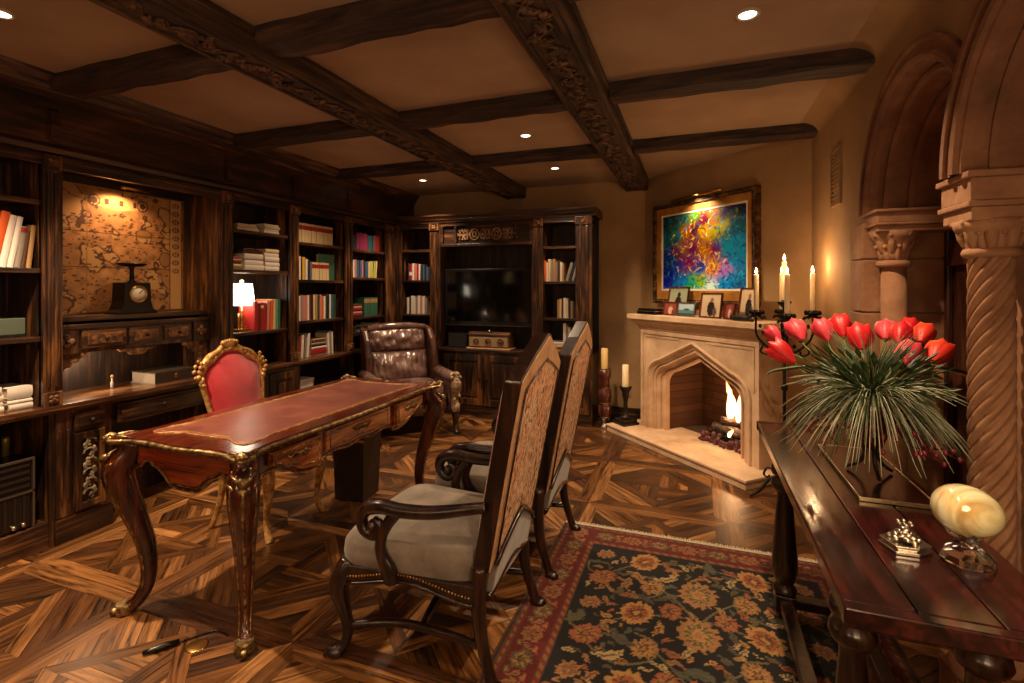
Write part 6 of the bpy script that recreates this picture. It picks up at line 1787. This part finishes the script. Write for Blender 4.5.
# ------------------------------------------------------------------ niche: map and scale
def map_img(nx=180, ny=150):
    X, Y = np.meshgrid(np.linspace(0, 1, nx+1), np.linspace(0, 1, ny+1)); r = np.random.RandomState(5)
    def nz(s, seed):
        rr = np.random.RandomState(seed); o = np.zeros(X.shape)
        for _ in range(14):
            kx, ky, p = rr.uniform(-s, s), rr.uniform(-s, s), rr.uniform(0, 6.3)
            o += np.sin(kx*X+ky*Y+p)
        return o/14**.5
    base = np.array(hexc('#a87848')); dark = np.array(hexc('#4a2d18')); lt = np.array(hexc('#c2965e'))
    n1 = nz(16, 1)+.5*nz(50, 2); n2 = nz(60, 4)
    img = base*(1+.16*n2[..., None]+.10*nz(150, 6)[..., None])
    land = n1 > .35; img[land] = lt*.95
    coast = np.abs(n1+.25*nz(90, 12)-.35) < .12; img[coast] = dark*1.1
    riv = (np.abs(nz(30, 9)) < .05) & land; img[riv] = dark*1.5
    for _ in range(420):
        x, y = r.uniform(.1, .88), r.uniform(.05, .8); a, b = r.uniform(.003, .016), r.uniform(.003, .009)
        img[((X-x)/a)**2+((Y-y)/b)**2 < 1] = dark*r.uniform(1, 1.8)
    for x, y, a, b in ((.86,.45,.05,.07),(.15,.07,.11,.06),(.7,.66,.06,.04)):
        e = ((X-x)/a)**2+((Y-y)/b)**2; img[(e < 1)] = dark*1.6; img[(e < .7)] = base*.8
    # fold and grid lines
    for y in (.36, .64): img[np.abs(Y-y-.002*np.sin(X*9)) < .004] = dark
    for x in (.33, .66): img[np.abs(X-x) < .0025] = base*.7
    # side text columns and title cartouche
    for x0 in (.0, .89):
        m_ = (X > x0+.01) & (X < x0+.095); img[m_] = lt*1.05
        img[np.abs(X-x0-.005) < .004] = dark; img[np.abs(X-x0-.1) < .004] = dark
        for k in range(9):
            y = .95-k*.075
            e = ((X-x0-.052)/.028)**2+((Y-y)/.022)**2; img[e < 1] = dark*1.3; img[(e < .5) & (np.sin(X*400) > 0)] = lt
    m_ = (((X-.53)/.2)**2+((Y-.90)/.055)**2 < 1); img[m_] = lt*1.1
    m_ = m_ & (np.abs(Y-.90) < .026) & (np.sin(X*130)+np.sin(X*71+1) > .35); img[m_] = dark
    for cx in (.37, .69):
        e = ((X-cx)/.04)**2+((Y-.9)/.05)**2; img[(e < 1) & (e > .6)] = dark; img[(e < .3)] = dark*1.5
    return img
M['map'] = attrmat('map_paper', .75, .1, 60)
mt = thing('antique_map', 'large yellowed antique world map hung at the back of the niche', 'map', nf.to_translation(), pi/2)
colgrid('map_sheet', .94, .80, map_img(), M['map'], Matrix(((1,0,0,.024),(0,0,-1,.350),(0,1,0,1.245),(0,0,0,1))), .004, mt)
mb = MB(); framebox(mb, .019, .969, 1.237, 2.053, .007, .346, .358); mb.build('thin_frame', M['brass'], mt)
t = thing('map_light', 'small brass picture light at the top of the antique map', 'light', nf @ V((.56, .25, 2.06)), pi/2)
mb = MB(); mb.tube([(-.09, 0, 0), (.09, 0, 0)], .012, 10); mb.build('tube_shade', M['brass'], t); MB().tube([(0, 0, 0), (0, .05, .02), (0, .108, .0)], .005, 6).build('bracket', M['brass'], t)
t = thing('kitchen_scale', 'old black kitchen scale with white dial and tray, before the map', 'scale', nf @ V((.48, .16, 1.2355)), pi/2)
P = [(-.13, 0), (.13, 0), (.125, .012), (.10, .03), (.085, .08), (.08, .20), (-.08, .20), (-.085, .08), (-.10, .03), (-.125, .012)]
MB().prism(P, -.06, .06, 'y').build('body', M['blackiron'] if 'blackiron' in M else M.setdefault('blackiron', plain('black_iron', '#17110d', .35, .4)), t, bevel=.006)
d = MB(Tm(0, -.06, .125) @ Rm(pi/2, 'X')).lathe([(.056,0),(.056,.008),(.05,.012),(.047,.008)], 28, cap=False).build('dial_ring', M['brass'], t)
MB(Tm(0, -.06, .125) @ Rm(pi/2, 'X')).lathe([(.048,0),(.048,.006),(.001,.0065)], 28).build('dial_face', plain('dial', '#d9cdb4', .5), t)
mb = MB()
for k in range(24):
    a = k*pi/12; mb.tube([(.036*cos(a), -.0672, .125+.036*sin(a)), (.044*cos(a), -.0672, .125+.044*sin(a))], .0009, 4)
mb.tube([(0, -.068, .125), (.022, -.068, .15)], .002, 5); mb.build('pointer', M['black'], t)
MB().lathe([(.03,.20),(.014,.215),(.011,.29),(.02,.30)], 12).build('stem', M['blackiron'], t)
MB().lathe([(.02,.30),(.06,.303),(.078,.315),(.083,.323),(.077,.321),(.058,.309),(.001,.306)], 24).build('tray', M['blackiron'], t)
# album on the counter
t = thing('bound_album', 'large grey boxed album with dark clasped spine on the counter', 'album', F0 @ V((2.42, .16, CT+.0005)), pi/2)
MB().box(-.135, .135, -.095, .13, .005, .072).build('page_block', plain('album_edge', '#9c8f7e', .7), t, bevel=.003)
MB().box(-.14, .14, -.10, .135, 0, .006).build('lower_cover', cov('#8f8272'), t); MB().box(-.14, .14, -.10, .135, .071, .078).build('upper_cover', cov('#3c2c22'), t, bevel=.002); MB().box(-.14, .14, -.104, -.097, .006, .071).build('spine', cov('#2a1c14'), t, bevel=.002)
MB().ball((.0, -.105, .04), (.018, .006, .018), 8, 5, .3, 1).build('clasp', M['brass'], t)
t = thing('stoppered_bottle', 'tiny pale bottle with brown stopper left of the grey album', 'bottle', F0 @ V((2.12, .22, CT+.0005)))
MB().lathe([(.008,0),(.009,.004),(.009,.035),(.005,.045),(.005,.06)], 12).build('bottle_body', M['paper'], t); MB().ball((0,0,.072), (.010,.010,.013), 10, 6).build('stopper', M['tan'], t)
# file rack and bottle in the open base cabinet
t = thing('file_rack', 'black two tier drawer rack with silver edges in the open base cabinet', 'rack', F0 @ V((1.33, .03, .1405)), pi/2)
MB().box(-.29, .29, 0, .15, 0, .365).build('rack_body', M['black'], t, bevel=.003)
for z0, z1, nm_ in ((.01, .185, 'lower'), (.20, .355, 'upper')):
    d = MB().box(-.275, .275, -.012, 0, z0, z1).build('drawer', plain('rack_front_'+nm_, '#1d1512', .25), t, bevel=.002)
    mb = MB(); mb.tube([(.05, -.03, (z0+z1)/2), (.11, -.03, (z0+z1)/2)], .008, 8); mb.build('handle', M['silver'], d)
    mb = MB()
    if nm_ == 'upper':
        for k in range(4): mb.box(-.27, .27, -.016, -.012, z0+.02+k*.035, z0+.032+k*.035)
    else:
        for k in range(14): mb.box(-.265+k*.039, -.255+k*.039, -.016, -.012, z0+.01, z1-.01)
    mb.build('slats', M['slat'] if 'slat' in M else M.setdefault('slat', plain('slat', '#251d18', .4)), d)
mb = MB(); mb.box(-.292, .292, -.016, 0, .187, .197); mb.box(-.292, .292, -.016, 0, .357, .367); mb.box(.282, .292, -.016, 0, 0, .357); mb.box(-.292, -.282, -.016, 0, 0, .357)
mb.build('silver_edging', plain('edging', '#7d7265', .3, .8), t)
for x in (.20, .24): MB().ball((x, -.022, .03), .012, 8, 6).build('lock_knob', M['silver'], t)
t = thing('wine_bottle', 'green glass bottle with gold neck standing on the black rack', 'bottle', F0 @ V((1.60, .225, .1405)))
MB().lathe([(.034,0),(.037,.01),(.037,.26),(.030,.30),(.015,.35)], 20).build('bottle_body', plain('bottle_green', '#1c2a14', .1), t); MB().lathe([(.0152,.35),(.0135,.42),(.017,.425),(.017,.445),(.014,.455)], 16).build('gold_neck', plain('gold_foil', '#a89a4a', .35, .6), t)

# floor fitting by the desk
t = thing('floor_outlet_cover', 'small round brass floor outlet cover beside the desk', 'outlet', (-1.826, 1.416, 0))
MB().lathe([(.04,0),(.04,.002),(.034,.004),(.001,.004)], 24).build('disc', M['brass'], t)
t = thing('power_cord', 'short black power cord lying on the floor in front of the desk', 'cord', (-1.88, 1.40, 0))
MB().tube(crom([(.12, .10, .005, .0035), (.05, .10, .005, .0035), (.0, .04, .005, .0035), (-.04, -.03, .008, .004)], 6), 0, 6).build('cable', M['black'], t)
MB().tube([(-.02, .0, .012, .009), (-.045, -.035, .013, .012), (-.075, -.075, .012, .011), (-.09, -.095, .011, .007)], 0, 8).build('plug', M['black'], t)
# ================================================================== LIGHT AND CAMERA
def kelvinish(w): return {'warm': (1, .71, .44), 'mid': (1, .78, .54), 'amber': (1, .56, .26)}[w]
def spot(loc, target, e, size=90, blend=.7, col='warm', r=.03, name='spot'):
    l = bpy.data.lights.new(name, 'SPOT'); l.energy = e; l.spot_size = radians(size); l.spot_blend = blend; l.color = kelvinish(col); l.shadow_soft_size = r
    o = bpy.data.objects.new(name, l); COL.objects.link(o); o.location = loc
    d = V(target)-V(loc); o.rotation_euler = d.to_track_quat('-Z', 'Y').to_euler(); return o
def point(loc, e, col='warm', r=.02, name='glow'):
    l = bpy.data.lights.new(name, 'POINT'); l.energy = e; l.color = kelvinish(col); l.shadow_soft_size = r
    o = bpy.data.objects.new(name, l); COL.objects.link(o); o.location = loc; return o
Z = CZ-.012
for (x, y, _), e, sz in zip(CANS, (150, 60, 55, 32, 50), (92, 105, 105, 105, 105)):
    spot((x, y, Z), (x, y, 0), e, sz, .6)
# cans of the same grid that are out of view, behind and beside the camera
for x, y, e in ((-1.2, 1.22, 8), (.21, .7, 40), (-2.7, 2.3, 22), (-1.2, -.4, 22), (-2.7, -.2, 20), (-2.7, 3.5, 30)):
    spot((x, y, Z), (x, y, 0), e, 105, .8)
# aimed cans: fireplace, painting
spot((-.95, 3.6, Z), tuple(fpw(0, -.3, .7)), 70, 60, .6)
# unseen fill points, added behind and beside the camera to brighten chair backs
for p_, e_ in (((-1.6, -1.5, 1.75), 8), ((.1, -1.5, 1.75), 14), ((.6, -.9, 1.5), 8), ((.60, .93, 1.12), 4.5)): point(p_, e_, 'warm', .12, 'fill_point')
spot(tuple(fpw(-.155, -.15, 2.235)), tuple(fpw(-.155, 0, 1.70)), 8, 130, .9, 'mid', .02)
# map light, niche counter light
spot(tuple(nf @ V((.50, .24, 2.045))), tuple(nf @ V((.48, .35, 1.6))), 8, 140, .9, 'amber', .02)
point(tuple(nf @ V((.24, .22, .985))), 2.6, 'warm', .03)
# lamp, fire, candles
point(tuple(lp + V((0, 0, .30))), 1.2, 'mid', .04)
point(tuple(fpw(gx, -.0, .36)), 2.5, 'amber', .05)
for x, y, z in cands + [(cp.x, cp.y, 1.29)]: point((x, y, z+.30), .8, 'amber', .01)
w = bpy.data.worlds.new('world'); bpy.context.scene.world = w; w.use_nodes = True
w.node_tree.nodes['Background'].inputs[0].default_value = (1, .7, .45, 1); w.node_tree.nodes['Background'].inputs[1].default_value = .05

cam = bpy.data.cameras.new('camera'); co = bpy.data.objects.new('camera', cam); COL.objects.link(co)
cam.sensor_width = 36; cam.lens = 500/1024*36; cam.shift_y = -53.5/1024; cam.clip_start = .02
co.location = (0, 0, 1.4); co.rotation_euler = (pi/2, 0, radians(20))
sc = bpy.context.scene; sc.camera = co
sc.view_settings.view_transform = 'Standard'; sc.view_settings.look = 'None'; sc.view_settings.gamma = 1; sc.view_settings.use_curve_mapping = False
sc.view_settings.exposure = 1.25
